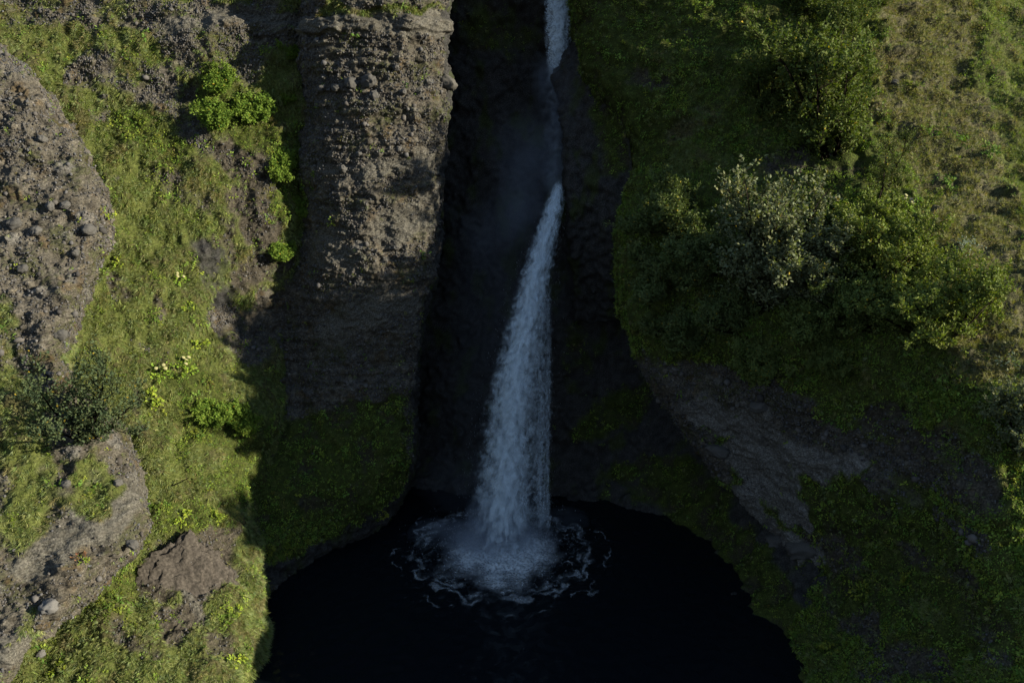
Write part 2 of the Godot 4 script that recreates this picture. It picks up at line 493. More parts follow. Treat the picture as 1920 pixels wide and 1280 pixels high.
	# the gravel pillar left of the fall
	sheet("pillar_cliff", [
		[490, -260, 41, 550, -260, 38.6, 595, -260, 36.5, 720, -260, 36, 832, -260, 37.2, 848, -260, 40, 820, -260, 50],
		[500, -100, 41, 555, -100, 38.8, 600, -100, 36.6, 720, -100, 36.2, 830, -100, 37.4, 844, -100, 40.3, 820, -100, 50.5],
		[500, 0, 41, 566, 0, 39, 598, 0, 37, 720, 0, 36.8, 826, 0, 37.9, 838, 0, 41, 815, 0, 51],
		[500, 100, 41.3, 552, 100, 39.5, 590, 100, 37.7, 720, 100, 37.4, 817, 100, 38.4, 830, 100, 41.5, 805, 100, 51.5],
		[500, 200, 41.6, 576, 200, 39.8, 622, 200, 38.1, 720, 200, 37.9, 822, 200, 38.9, 833, 200, 42, 810, 200, 52],
		[505, 300, 41.8, 556, 300, 40.1, 594, 300, 38.8, 716, 300, 38.4, 818, 300, 39.4, 829, 300, 42.5, 805, 300, 52.5],
		[505, 400, 42.8, 560, 400, 40.9, 618, 400, 39.2, 712, 400, 39, 812, 400, 40, 823, 400, 43.5, 795, 400, 53],
		[490, 500, 42.8, 560, 500, 41.1, 614, 500, 39.8, 710, 500, 39.6, 802, 500, 40.6, 814, 500, 44, 785, 500, 53.5],
		[475, 600, 42.5, 550, 600, 41.3, 614, 600, 40.4, 705, 600, 40.3, 780, 600, 41.1, 792, 600, 45, 770, 600, 54],
		[465, 680, 42, 545, 680, 41.3, 615, 680, 40.7, 700, 680, 40.7, 769, 680, 41.4, 780, 680, 45, 773, 680, 54],
		[455, 760, 41.4, 540, 760, 40.9, 618, 760, 40.7, 700, 760, 40.9, 764, 760, 41.6, 776, 760, 45.5, 768, 760, 54],
		[445, 850, 40.3, 530, 850, 40.1, 610, 850, 40.2, 695, 850, 40.8, 762, 850, 41.8, 776, 850, 46, 763, 850, 54],
		[445, 930, 38.7, 528, 930, 38.9, 606, 930, 39.5, 680, 930, 40.7, 736, 930, 42.8, 760, 930, 47, 773, 930, 54],
		[458, 1000, 37.8, 526, 1000, 38.7, 586, 1000, 40, 640, 1000, 41.4, 690, 1000, 43.1, 730, 1000, 47, 765, 1000, 54],
		[468, 1060, 37.2, 518, 1060, 38.5, 556, 1060, 39.8, 604, 1060, 42, 660, 1060, 45, 705, 1060, 48, 745, 1060, 54],
		[470, 1130, 36.9, 505, 1130, 38.3, 545, 1130, 40.5, 595, 1130, 43, 650, 1130, 46, 700, 1130, 49, 740, 1130, 54]],
		0.058, CONG, [
		[ASH, 16, 1.4, [570, 44, 640, 46, 720, 44, 842, 42]], [ASH, 22, 0.7, [620, 330, 720, 310, 836, 300]], [ASH, 44, 0.62, [610, 470, 720, 430, 820, 380]],
		[ASH, 40, 0.7, [620, 620, 760, 560]], [CONG, 70, 0.85, [600, 700, 700, 700, 770, 660]], [CONG, 60, 0.8, [640, 130, 820, 150]],
		[GRASS, 12, 0.9, [600, 18, 720, 20, 830, 15]], [GRASS, 14, 0.7, [800, 130, 826, 150]],
		[WET, 90, 1.3, [856, -250, 862, 0, 852, 200, 846, 350, 838, 480, 815, 600, 796, 700, 790, 860, 778, 930], 4.25],
		[LEAFY, 36, 0.8, [520, 90, 545, 180, 530, 300, 545, 390]], [LEAFY, 60, 0.8, [480, 780, 500, 880]], [MOSS, 70, 1.0, [520, 840, 620, 830, 720, 800]],
		[MOSS, 60, 1.1, [500, 960, 560, 930, 640, 900, 730, 880]], [LEAFY, 40, 1.0, [500, 1030, 560, 990, 620, 970]], [MOSS, 50, 1.0, [640, 960, 720, 940]],
		[WET, 22, 1.2, [490, 1090, 560, 1055, 620, 1020, 700, 970, 740, 950]], [WET, 20, 0.9, [540, 930, 560, 940]]],
		0.2, "tall gravel cliff pillar left of the waterfall with a pale ash band", "cliff")

	# the near gravel buttress and slope at the left edge
	sheet("near_buttress", [
		[-300, 20, 37, -150, 40, 36, -60, 55, 36, -20, 75, 36.5, -40, 70, 41],
		[-300, 80, 33.4, -130, 90, 33, -30, 100, 33, 14, 108, 33.6, 0, 100, 38],
		[-280, 140, 31.9, -110, 140, 31.5, -10, 145, 31.5, 48, 150, 32, 44, 146, 36],
		[-280, 210, 31.2, -90, 210, 31, 20, 210, 31, 98, 212, 31.8, 94, 210, 36],
		[-280, 300, 30.6, -70, 300, 30.4, 50, 300, 30.5, 152, 300, 31.3, 150, 300, 35.5],
		[-280, 400, 30, -70, 400, 29.9, 60, 400, 30, 180, 400, 30.9, 178, 400, 35],
		[-280, 500, 29.5, -70, 500, 29.3, 60, 500, 29.5, 166, 500, 30.3, 164, 500, 34.5],
		[-280, 600, 29, -80, 600, 28.8, 30, 600, 28.9, 128, 600, 29.7, 128, 600, 34],
		[-280, 680, 28.6, -90, 680, 28.4, 10, 680, 28.5, 106, 680, 29.4, 105, 680, 34],
		[-280, 750, 28.2, -90, 750, 28.1, 30, 750, 28.3, 140, 750, 29.6, 142, 750, 34],
		[-280, 820, 27.8, -90, 820, 27.6, 70, 820, 27.9, 215, 820, 29.3, 218, 820, 34],
		[-280, 880, 27.4, -90, 880, 27.2, 70, 880, 27.5, 243, 880, 28.9, 246, 880, 34],
		[-280, 940, 27, -80, 940, 26.8, 90, 940, 27.2, 258, 940, 28.4, 258, 940, 33.5],
		[-280, 1005, 26.7, -80, 1005, 26.5, 90, 1005, 26.8, 257, 1005, 27.9, 254, 1005, 33],
		[-280, 1060, 26.5, -90, 1060, 26.3, 60, 1060, 26.5, 200, 1060, 27.4, 198, 1060, 32.5],
		[-280, 1120, 26.2, -100, 1120, 26.1, 20, 1120, 26.2, 134, 1120, 26.9, 132, 1120, 32],
		[-280, 1190, 26, -120, 1190, 25.9, -20, 1190, 25.9, 62, 1190, 26.3, 60, 1190, 31],
		[-280, 1260, 25.8, -150, 1260, 25.8, -70, 1260, 25.8, 0, 1260, 26, -2, 1260, 30],
		[-300, 1360, 25.6, -200, 1360, 25.6, -140, 1360, 25.6, -90, 1360, 25.8, -95, 1360, 29]],
		0.055, CONG, [
		[GRASS, 30, 0.62, [10, 590, 20, 660]], [GRASS, 60, 0.85, [20, 740, 70, 900, 30, 980]], [SOIL, 30, 0.7, [50, 780, 60, 820]], [GRASS, 40, 0.8, [180, 880, 200, 900, 160, 950]],
		[ASH, 38, 1.0, [235, 920, 215, 980, 140, 1010, 60, 1060]], [ASH, 24, 0.8, [90, 990, 30, 1070]], [CONG, 30, 0.9, [60, 1130, 150, 1080]], [GRASS, 22, 0.7, [80, 1110, 60, 1180]],
		[SOIL, 30, 0.6, [130, 880, 20, 720]], [GRASS, 26, 0.8, [130, 660, 120, 690]], [ASH, 30, 0.9, [10, 1220, 40, 1190]]],
		0.5, "sunlit gravel buttress and slab at the near end of the gully", "cliff")

	# the dark chamber behind and beside the fall
	sheet("chamber_wall", [
		[640, -260, 46, 800, -260, 45.5, 900, -260, 45, 1000, -260, 45.5, 1080, -260, 45, 1160, -260, 44.5, 1260, -260, 43.5, 1360, -260, 43, 1480, -260, 42.5, 1600, -260, 42, 1700, -260, 42],
		[640, 0, 48.5, 800, 0, 47.5, 900, 0, 46.8, 1000, 0, 47, 1080, 0, 46.5, 1150, 0, 45.5, 1260, 0, 44.5, 1360, 0, 43.5, 1480, 0, 43, 1600, 0, 42.5, 1700, 0, 42.5],
		[640, 150, 49.5, 800, 150, 48.5, 900, 150, 47.5, 1000, 150, 47.7, 1080, 150, 47, 1150, 150, 46, 1250, 150, 44.8, 1360, 150, 43.5, 1480, 150, 42.5, 1600, 150, 42, 1700, 150, 41.5],
		[650, 300, 50, 800, 300, 49, 900, 300, 47.8, 1000, 300, 47.6, 1070, 300, 47.2, 1150, 300, 46.3, 1250, 300, 44.8, 1350, 300, 43.4, 1480, 300, 42, 1600, 300, 41, 1700, 300, 40],
		[650, 450, 50.5, 790, 450, 49.5, 890, 450, 48, 990, 450, 47.8, 1065, 450, 47.5, 1150, 450, 46.5, 1250, 450, 45, 1350, 450, 43.3, 1480, 450, 41, 1600, 450, 39, 1700, 450, 37.5],
		[650, 600, 51, 780, 600, 50, 880, 600, 48.5, 980, 600, 48, 1062, 600, 47.8, 1155, 600, 47, 1255, 600, 45.3, 1355, 600, 43, 1480, 600, 40.5, 1600, 600, 38, 1710, 600, 35.5],
		[660, 750, 51, 780, 750, 50, 880, 750, 48.6, 970, 750, 48, 1060, 745, 47.8, 1160, 745, 47, 1260, 750, 45.3, 1360, 780, 42.6, 1460, 820, 40.4, 1570, 880, 38, 1680, 960, 35],
		[680, 860, 50, 790, 855, 49.4, 880, 855, 48.4, 970, 850, 48, 1060, 850, 47.9, 1160, 855, 47.1, 1262, 870, 45.4, 1350, 910, 42.8, 1430, 970, 39.8, 1500, 1060, 36.9, 1560, 1160, 34.2],
		[690, 950, 47.3, 790, 947, 47, 880, 947, 46.9, 970, 947, 46.9, 1060, 950, 46.6, 1160, 958, 46, 1252, 985, 44.2, 1330, 1032, 41.9, 1402, 1100, 38.8, 1460, 1190, 35.6, 1500, 1280, 32.7],
		[700, 1060, 45, 790, 1060, 45, 880, 1060, 45, 970, 1060, 45, 1050, 1060, 45, 1120, 1060, 44, 1190, 1080, 42.5, 1270, 1120, 40.5, 1340, 1180, 38, 1400, 1260, 36, 1440, 1350, 33]],
		0.095, WET, [
		[MOSS, 60, 0.55, [900, 40, 960, 60]], [MOSS, 46, 0.62, [1100, 800, 1180, 760]], [MOSS, 50, 0.8, [1180, 900, 1270, 890, 1330, 950]], [MOSS, 46, 1.0, [1290, 960, 1370, 1010, 1430, 1080, 1480, 1180, 1530, 1290]], [MOSS, 30, 0.6, [1080, 620, 1090, 680]]],
		0.9, "wet black rock wall of the chamber behind the waterfall", "cliff")

	# the rib that hides the lip of the fall
	sheet("slot_rib", [
		[1120, 40, 47.5, 1098, 45, 45.2, 1120, 45, 43.2, 1160, 45, 41.5],
		[1100, 75, 47.5, 1074, 82, 45.0, 1100, 82, 43.4, 1160, 82, 41.8],
		[1075, 112, 47.5, 1058, 118, 44.8, 1092, 118, 43.4, 1160, 118, 41.8],
		[1060, 150, 47.5, 1042, 155, 44.5, 1085, 155, 43.4, 1160, 155, 42],
		[1075, 200, 47.5, 1052, 205, 44.2, 1085, 205, 43.3, 1170, 205, 42],
		[1085, 270, 47.5, 1060, 270, 43.6, 1092, 270, 42.9, 1180, 270, 41.8],
		[1085, 350, 47.5, 1063, 350, 43.3, 1100, 350, 42.9, 1190, 350, 41.8],
		[1085, 420, 48, 1066, 420, 43.8, 1105, 420, 43.4, 1190, 420, 42],
		[1090, 500, 49, 1072, 500, 45.2, 1110, 500, 44.4, 1190, 500, 43],
		[1095, 600, 50, 1078, 600, 47.0, 1115, 600, 46.4, 1190, 600, 45]],
		0.09, WET, [[MOSS, 40, 0.62, [1150, 150, 1150, 300]]], 0.25, "wet black rib of rock hiding the lip of the lower fall", "cliff")

	# the shaded hillside and overhang on the right
	sheet("right_hillside", [
		[1060, -260, 49, 1078, -260, 42.5, 1180, -260, 41, 1380, -260, 41, 1580, -260, 42, 1790, -260, 43.5, 2000, -260, 46, 2300, -260, 50, 2750, -260, 50.0],
		[1064, -100, 49, 1080, -100, 42.5, 1190, -100, 40.8, 1380, -100, 40.2, 1570, -100, 40.6, 1750, -100, 42, 1960, -100, 44, 2300, -100, 48, 2750, -100, 48.0],
		[1068, 0, 49, 1086, 0, 42.6, 1195, 0, 40.6, 1380, 0, 39.6, 1560, 0, 39.3, 1710, 0, 40.4, 1930, 0, 42.5, 2300, 0, 46, 2750, 0, 46.0],
		[1082, 150, 48.5, 1108, 150, 42.4, 1210, 150, 40.2, 1380, 150, 38.6, 1545, 150, 37.8, 1690, 150, 38.2, 1910, 150, 39.8, 2300, 150, 43, 2750, 150, 43.0],
		[1145, 300, 48, 1180, 300, 41.8, 1260, 300, 39.6, 1400, 300, 37.4, 1545, 300, 36, 1690, 300, 35.7, 1905, 300, 36.6, 2300, 300, 39, 2750, 300, 39.0],
		[1165, 400, 47, 1180, 400, 40.2, 1260, 400, 38, 1400, 400, 36, 1545, 400, 34.5, 1700, 400, 33.7, 1905, 400, 33.9, 2300, 400, 35.5, 2750, 400, 35.5],
		[1160, 500, 46.5, 1176, 500, 39.2, 1260, 500, 37.1, 1400, 500, 35, 1545, 500, 33.2, 1700, 500, 32, 1905, 500, 31.5, 2300, 500, 32, 2750, 500, 32.0],
		[1182, 600, 46, 1192, 600, 38.9, 1270, 600, 36.9, 1400, 600, 34.5, 1545, 600, 32.4, 1700, 600, 30.8, 1905, 600, 29.6, 2300, 600, 31, 2750, 600, 31.0],
		[1222, 700, 46, 1226, 700, 38.9, 1300, 700, 37.1, 1420, 700, 34.9, 1560, 700, 32.4, 1720, 700, 30, 1905, 700, 28.1, 2300, 700, 29.5, 2750, 700, 29.5],
		[1275, 780, 45, 1270, 780, 39.2, 1330, 780, 37.7, 1430, 780, 35.6, 1560, 780, 32.9, 1720, 780, 30, 1905, 780, 27.4, 2300, 780, 28.5, 2750, 780, 28.5],
		[1345, 870, 44, 1336, 870, 39.6, 1388, 870, 38.2, 1460, 870, 36.2, 1580, 870, 33.2, 1730, 870, 29.9, 1905, 870, 26.9, 2300, 870, 27.5, 2750, 870, 27.5],
		[1425, 960, 43, 1414, 960, 38.9, 1450, 960, 37.6, 1510, 960, 35.8, 1600, 960, 33, 1740, 960, 29.6, 1905, 960, 26.5, 2300, 960, 26.5, 2750, 960, 26.5],
		[1470, 1030, 41, 1480, 1030, 37.8, 1530, 1030, 36.4, 1575, 1030, 34.9, 1650, 1030, 32.2, 1760, 1030, 29.4, 1905, 1030, 26.4, 2300, 1030, 26, 2900, 950, 21.6],
		[1455, 1100, 40, 1490, 1100, 37, 1535, 1100, 35.7, 1590, 1100, 34, 1665, 1100, 31.5, 1768, 1100, 29, 1905, 1100, 26.3, 2300, 1100, 25.5, 2900, 965, 21.2],
		[1450, 1190, 37.5, 1490, 1190, 35, 1535, 1190, 33.6, 1600, 1190, 32, 1680, 1190, 30, 1780, 1190, 28, 1910, 1190, 25.6, 2300, 1190, 24.5, 2900, 980, 20.8],
		[1480, 1290, 34, 1510, 1290, 32, 1550, 1290, 31, 1612, 1290, 29.9, 1692, 1290, 28.4, 1792, 1290, 26.7, 1912, 1290, 24.9, 2300, 1290, 23.5, 2900, 1000, 20.4],
		[1495, 1400, 31, 1530, 1400, 29.1, 1572, 1400, 28.4, 1632, 1400, 27.5, 1712, 1400, 26.3, 1812, 1400, 25, 1922, 1400, 23.7, 2300, 1400, 22.5, 2900, 1030, 19.8]],
		0.072, LEAFY, [
		[MOSS, 70, 0.8, [1120, -50, 1130, 100, 1200, 260]], [LEAFY, 90, 0.8, [1250, 60, 1400, 150, 1350, 350]], [GRASS, 50, 0.66, [1300, 300, 1450, 350]],
		[DRY, 110, 1.0, [1720, -80, 1740, 60, 1720, 180, 1800, 280, 1830, 420, 1860, 560, 1880, 640]], [GRASS, 80, 1.0, [1900, -60, 1900, 60, 1930, 180, 1960, 400]], [SOIL, 20, 0.8, [1700, 80, 1720, 100]],
		[SOIL, 34, 0.75, [1590, 260, 1570, 280]], [MOSS, 60, 0.66, [1600, 320, 1500, 360]],
		[CONG, 46, 1.1, [1212, 712, 1262, 785, 1328, 865]], [ASH, 34, 1.1, [1395, 925, 1410, 985, 1470, 1035]], [CONG, 40, 1.0, [1235, 715, 1330, 720, 1420, 740, 1500, 770]], [CONG, 36, 1.0, [1480, 785, 1600, 835, 1700, 870]], [CONG, 30, 0.75, [1720, 870, 1830, 910]], [ASH, 34, 0.9, [1250, 730, 1330, 750, 1440, 780]], [SOIL, 26, 0.75, [1290, 60, 1310, 90]], [SOIL, 24, 0.75, [1180, 130, 1220, 160]], [SOIL, 28, 0.72, [1440, 330, 1500, 300]], [DRY, 26, 0.7, [1350, 170, 1330, 230]], [DRY, 26, 0.7, [1250, 250, 1290, 240]], [ASH, 30, 1.0, [1300, 760, 1400, 800, 1500, 840, 1600, 865]], [ASH, 26, 1.0, [1370, 840, 1450, 860, 1540, 885]],
		[ASH, 40, 1.05, [1420, 880, 1460, 920, 1500, 960]], [ASH, 24, 1.2, [1430, 1000, 1490, 1020, 1540, 1045]], [SOIL, 60, 0.7, [1650, 800, 1760, 850, 1850, 930]],
		[MOSS, 60, 0.8, [1560, 960, 1680, 960, 1800, 1000]], [MOSS, 80, 0.8, [1560, 1100, 1700, 1120, 1850, 1180]], [SOIL, 34, 0.9, [1590, 1160, 1640, 1180]], [SOIL, 30, 0.8, [1650, 1230, 1760, 1250]], [SOIL, 40, 0.8, [1540, 1000, 1600, 1060, 1560, 1120]], [SOIL, 30, 0.75, [1700, 1040, 1820, 1090]], [CONG, 30, 0.75, [1640, 900, 1700, 950]], [SOIL, 34, 0.7, [1800, 1150, 1880, 1240]], [CONG, 24, 0.75, [1760, 960, 1860, 1010]], [SOIL, 26, 0.72, [1600, 1240, 1660, 1280]], [GRASS, 30, 0.7, [1740, 1150, 1780, 1200]], [LEAFY, 60, 0.8, [1540, 1130, 1600, 1250]]],
		0.45, "shaded green hillside and rock overhang right of the waterfall", "hillside")

# ---------------------------------------------------------------- water

func wave(x: float, z: float) -> float:
	var r := Vector2(x + 0.4, z - 1.0).length()
	var a := 0.05 * exp(-r / 6.0) + 0.010
	return a * noises.ripple.get_noise_2d(x * 1.3, z * 1.3) * 2.0 + 0.03 * exp(-r / 4.0) * sin(r * 4.5)

func build_pool() -> void:
	var v := PackedVector3Array()
	var n := PackedVector3Array()
	var idx := PackedInt32Array()
	fnl("ripple", 0.9, FastNoiseLite.TYPE_SIMPLEX, 3, 41)
	var nx := 260
	var nz := 260
	for j in nz + 1:
		for i in nx + 1:
			var x := lerpf(-18.0, 18.0, float(i) / nx)
			var z := lerpf(-9.0, 27.0, float(j) / nz)
			v.append(Vector3(x, wave(x, z), z))
	n = grid_normals(v, nx + 1, nz + 1)
	for j in nz:
		for i in nx:
			var a := j * (nx + 1) + i
			idx.append_array([a, a + 1, a + nx + 1, a + 1, a + nx + 2, a + nx + 1])
	var m := plain(Color(0.0045, 0.0065, 0.0085), 0.07, 0.22, false)
	var o := mesh_node("pool_water", arrays_mesh(v, n, idx), m, self)
	tag(o, "near black water of the round plunge pool", "water", "", "structure")
	# the bed and far ground, below everything
	var g := PlaneMesh.new()
	g.size = Vector2(600, 600)
	var go := mesh_node("ground", g, plain(Color(0.05, 0.045, 0.03), 0.95, 0.2, false), self)
	go.position = Vector3(0, -3.0, 0)
	tag(go, "dark gravel river bed under the pool and the gorge", "ground", "", "structure")
	build_foam()

func build_foam() -> void:
	# lace of foam drifting out in rings from where the fall lands
	var size := 900
	var im := Image.create(size, size, false, Image.FORMAT_RGBA8)
	var ridge := fnl("foam_ridge", 0.75, FastNoiseLite.TYPE_SIMPLEX, 3, 51)
	ridge.fractal_type = FastNoiseLite.FRACTAL_RIDGED
	var soft := fnl("foam_soft", 0.35, FastNoiseLite.TYPE_SIMPLEX, 3, 52)
	var fizz := fnl("foam_fizz", 3.2, FastNoiseLite.TYPE_SIMPLEX, 3, 53)
	var span := 17.0
	for y in size:
		for x in size:
			var p := Vector2((x + 0.5) / size - 0.5, (y + 0.5) / size - 0.5) * span
			var q := p + Vector2(soft.get_noise_2d(p.x, p.y), soft.get_noise_2d(p.x + 90.0, p.y)) * 1.1
			var r := Vector2(q.x, q.y - 0.2).length()
			var inner := 1.0 - sstep(0.6, 3.6, r)
			var q2 := p + Vector2(soft.get_noise_2d(p.x * 1.5, p.y * 1.5), soft.get_noise_2d(p.x * 1.5 + 90.0, p.y * 1.5)) * 0.55 + Vector2(fizz.get_noise_2d(p.x * 0.5, p.y * 0.5), fizz.get_noise_2d(p.x * 0.5 + 60.0, p.y * 0.5)) * 0.12
			var r2 := q2.length()
			var ring := exp(-pow((r2 - 4.35) / 0.13, 2.0)) * sstep(-0.5, 0.1, soft.get_noise_2d(p.x * 1.4 + 7.0, p.y * 1.4)) * 0.36
			ring += exp(-pow((r2 - 3.85) / 0.16, 2.0)) * sstep(-0.2, 0.4, soft.get_noise_2d(p.x * 1.6 - 40.0, p.y * 1.6)) * 0.38
			ring += exp(-pow((r2 - 5.2) / 0.05, 2.0)) * sstep(0.0, 0.5, soft.get_noise_2d(p.x * 1.6 - 80.0, p.y * 1.6)) * 0.3
			var lace := sstep(0.42, 0.9, ridge.get_noise_2d(q2.x * 1.9 + 0.2 * fizz.get_noise_2d(p.x * 0.6, p.y * 0.6), q2.y * 1.9)) * (1.0 - sstep(3.0, 4.9, r2)) * 0.6
			var far := sstep(0.6, 0.95, ridge.get_noise_2d(p.x * 1.2 + 30.0, p.y * 2.6)) * (1.0 - sstep(5.0, 7.6, r)) * 0.09
			var a := 0.85 * clampf(maxf(maxf(inner * (1.15 + 0.45 * soft.get_noise_2d(p.x * 2.0, p.y * 2.0 + 33.0)), ring), maxf(lace, far)), 0.0, 1.0)
			a *= clampf(0.72 + 0.5 * fizz.get_noise_2d(p.x * 1.6, p.y * 1.6), 0.0, 1.0)
			im.set_pixel(x, y, Color(0.86, 0.9, 0.92, a))
	var m := StandardMaterial3D.new()
	m.albedo_texture = ImageTexture.create_from_image(im)
	m.transparency = BaseMaterial3D.TRANSPARENCY_ALPHA
	m.roughness = 0.8
	var v := PackedVector3Array()
	var uv := PackedVector2Array()
	var idx := PackedInt32Array()
	var c := Vector3(-0.5, 0.0, 1.2)
	var k := 150
	for j in k + 1:
		for i in k + 1:
			uv.append(Vector2(float(i) / k, float(j) / k))
			var x := (float(i) / k - 0.5) * span
			var z := (float(j) / k - 0.5) * span
			v.append(c + Vector3(x, wave(c.x + x, c.z + z) + 0.035, z))
	for j in k:
		for i in k:
			var a := j * (k + 1) + i
			idx.append_array([a, a + 1, a + k + 1, a + 1, a + k + 2, a + k + 1])
	var o := mesh_node("pool_foam", arrays_mesh(v, grid_normals(v, k + 1, k + 1), idx, PackedColorArray(), uv), m, self)
	tag(o, "lacy white foam rings spreading from the foot of the waterfall", "foam", "", "stuff")

# half-width profile of the falling water: photograph rows with left edge, right edge, depth
func stream_point(prof: Array, s: float, t: float) -> Vector3:
	var f := s * (prof.size() - 1)
	var i := mini(int(f), prof.size() - 2)
	var u := f - i
	var a: Array = prof[i]
	var b: Array = prof[i + 1]
	var y := lerpf(a[0], b[0], u)
	var l := lerpf(a[1], b[1], u)
	var r := lerpf(a[2], b[2], u)
	var d := lerpf(a[3], b[3], u)
	return at(lerpf(l, r, t), y, d)

func water_image(w: int, h: int, s: int, fill: float, edge: float, thin := 1.1) -> ImageTexture:
	var n1 := fnl("w1", 1.0, FastNoiseLite.TYPE_SIMPLEX, 4, s)
	var n2 := fnl("w2", 1.0, FastNoiseLite.TYPE_SIMPLEX, 3, s + 1)
	var im := Image.create(w, h, false, Image.FORMAT_RGBA8)
	for y in h:
		for x in w:
			var u := (x + 0.5) / w
			var v := (y + 0.5) / h
			var streak := n1.get_noise_2d(u * 6.0, v * 16.0)
			var clump := n2.get_noise_2d(u * 12.0 + 0.6 * streak, v * 46.0)
			var near := minf(u, 1.0 - u) * 2.0 - 0.04
			var a := sstep(0.0, edge, near + 0.28 * streak + 0.26 * clump) * clampf(fill + 0.30 * streak + 0.26 * clump, 0.0, 1.0)
			a *= sstep(0.0, 0.04, near) * sstep(0.0, 0.04, v + 0.02 * clump) * (1.0 - sstep(thin, thin + 0.3, v + 0.1 * streak))
			im.set_pixel(x, y, Color(0.74, 0.80, 0.84, a * 0.9))
	return ImageTexture.create_from_image(im)

func water_sheet(called: String, prof: Array, bulge: float, offset: float, grow: float, tex: ImageTexture, parent: Node) -> void:
	var nu := 18
	var nv := 110
	var v := PackedVector3Array()
	var uv := PackedVector2Array()
	var idx := PackedInt32Array()
	var wob: FastNoiseLite = noises.fine
	for j in nv + 1:
		var s := float(j) / nv
		for i in nu + 1:
			var t := float(i) / nu
			var tt := 0.5 + (t - 0.5) * grow
			var p := stream_point(prof, s, tt)
			var wide := stream_point(prof, s, 0.0).distance_to(stream_point(prof, s, 1.0))
			var b := cos((t - 0.5) * PI) * bulge * wide + offset * wide
			p -= fwd * b
			p += Vector3(wob.get_noise_3d(p.x, p.y * 0.8, offset * 9.0), 0, wob.get_noise_3d(p.x + 20.0, p.y * 0.8, 0)) * 0.10 * minf(1.0, wide)
			v.append(p)
			uv.append(Vector2(t, s))
	for j in nv:
		for i in nu:
			var a := j * (nu + 1) + i
			idx.append_array([a, a + 1, a + nu + 1, a + 1, a + nu + 2, a + nu + 1])
	var m := StandardMaterial3D.new()
	m.albedo_texture = tex
	m.transparency = BaseMaterial3D.TRANSPARENCY_ALPHA
	m.cull_mode = BaseMaterial3D.CULL_DISABLED
	m.roughness = 0.7
	m.metallic_specular = 0.3
	mesh_node(called, arrays_mesh(v, grid_normals(v, nu + 1, nv + 1), idx, PackedColorArray(), uv), m, parent)

func drop_mesh() -> ArrayMesh:
	var v := PackedVector3Array([Vector3(0, 1, 0), Vector3(0.5, 0, 0), Vector3(0, 0, 0.5), Vector3(-0.5, 0, 0), Vector3(0, 0, -0.5), Vector3(0, -1, 0)])
	var n := PackedVector3Array()
	for p in v: n.append(p.normalized())
	return arrays_mesh(v, n, PackedInt32Array([0, 2, 1, 0, 3, 2, 0, 4, 3, 0, 1, 4, 5, 1, 2, 5, 2, 3, 5, 3, 4, 5, 4, 1]))

func multi(called: String, m: Mesh, mat: Material, xf: Array, cols: Array, parent: Node) -> MultiMeshInstance3D:
	var mm := MultiMesh.new()
	mm.transform_format = MultiMesh.TRANSFORM_3D
	mm.use_colors = cols.size() > 0
	mm.mesh = m
	mm.instance_count = xf.size()
	for i in xf.size():
		mm.set_instance_transform(i, xf[i])
		if cols.size(): mm.set_instance_color(i, cols[i])
	var o := MultiMeshInstance3D.new()
	o.name = called
	o.multimesh = mm
	o.material_override = mat
	parent.add_child(o, true)
	return o

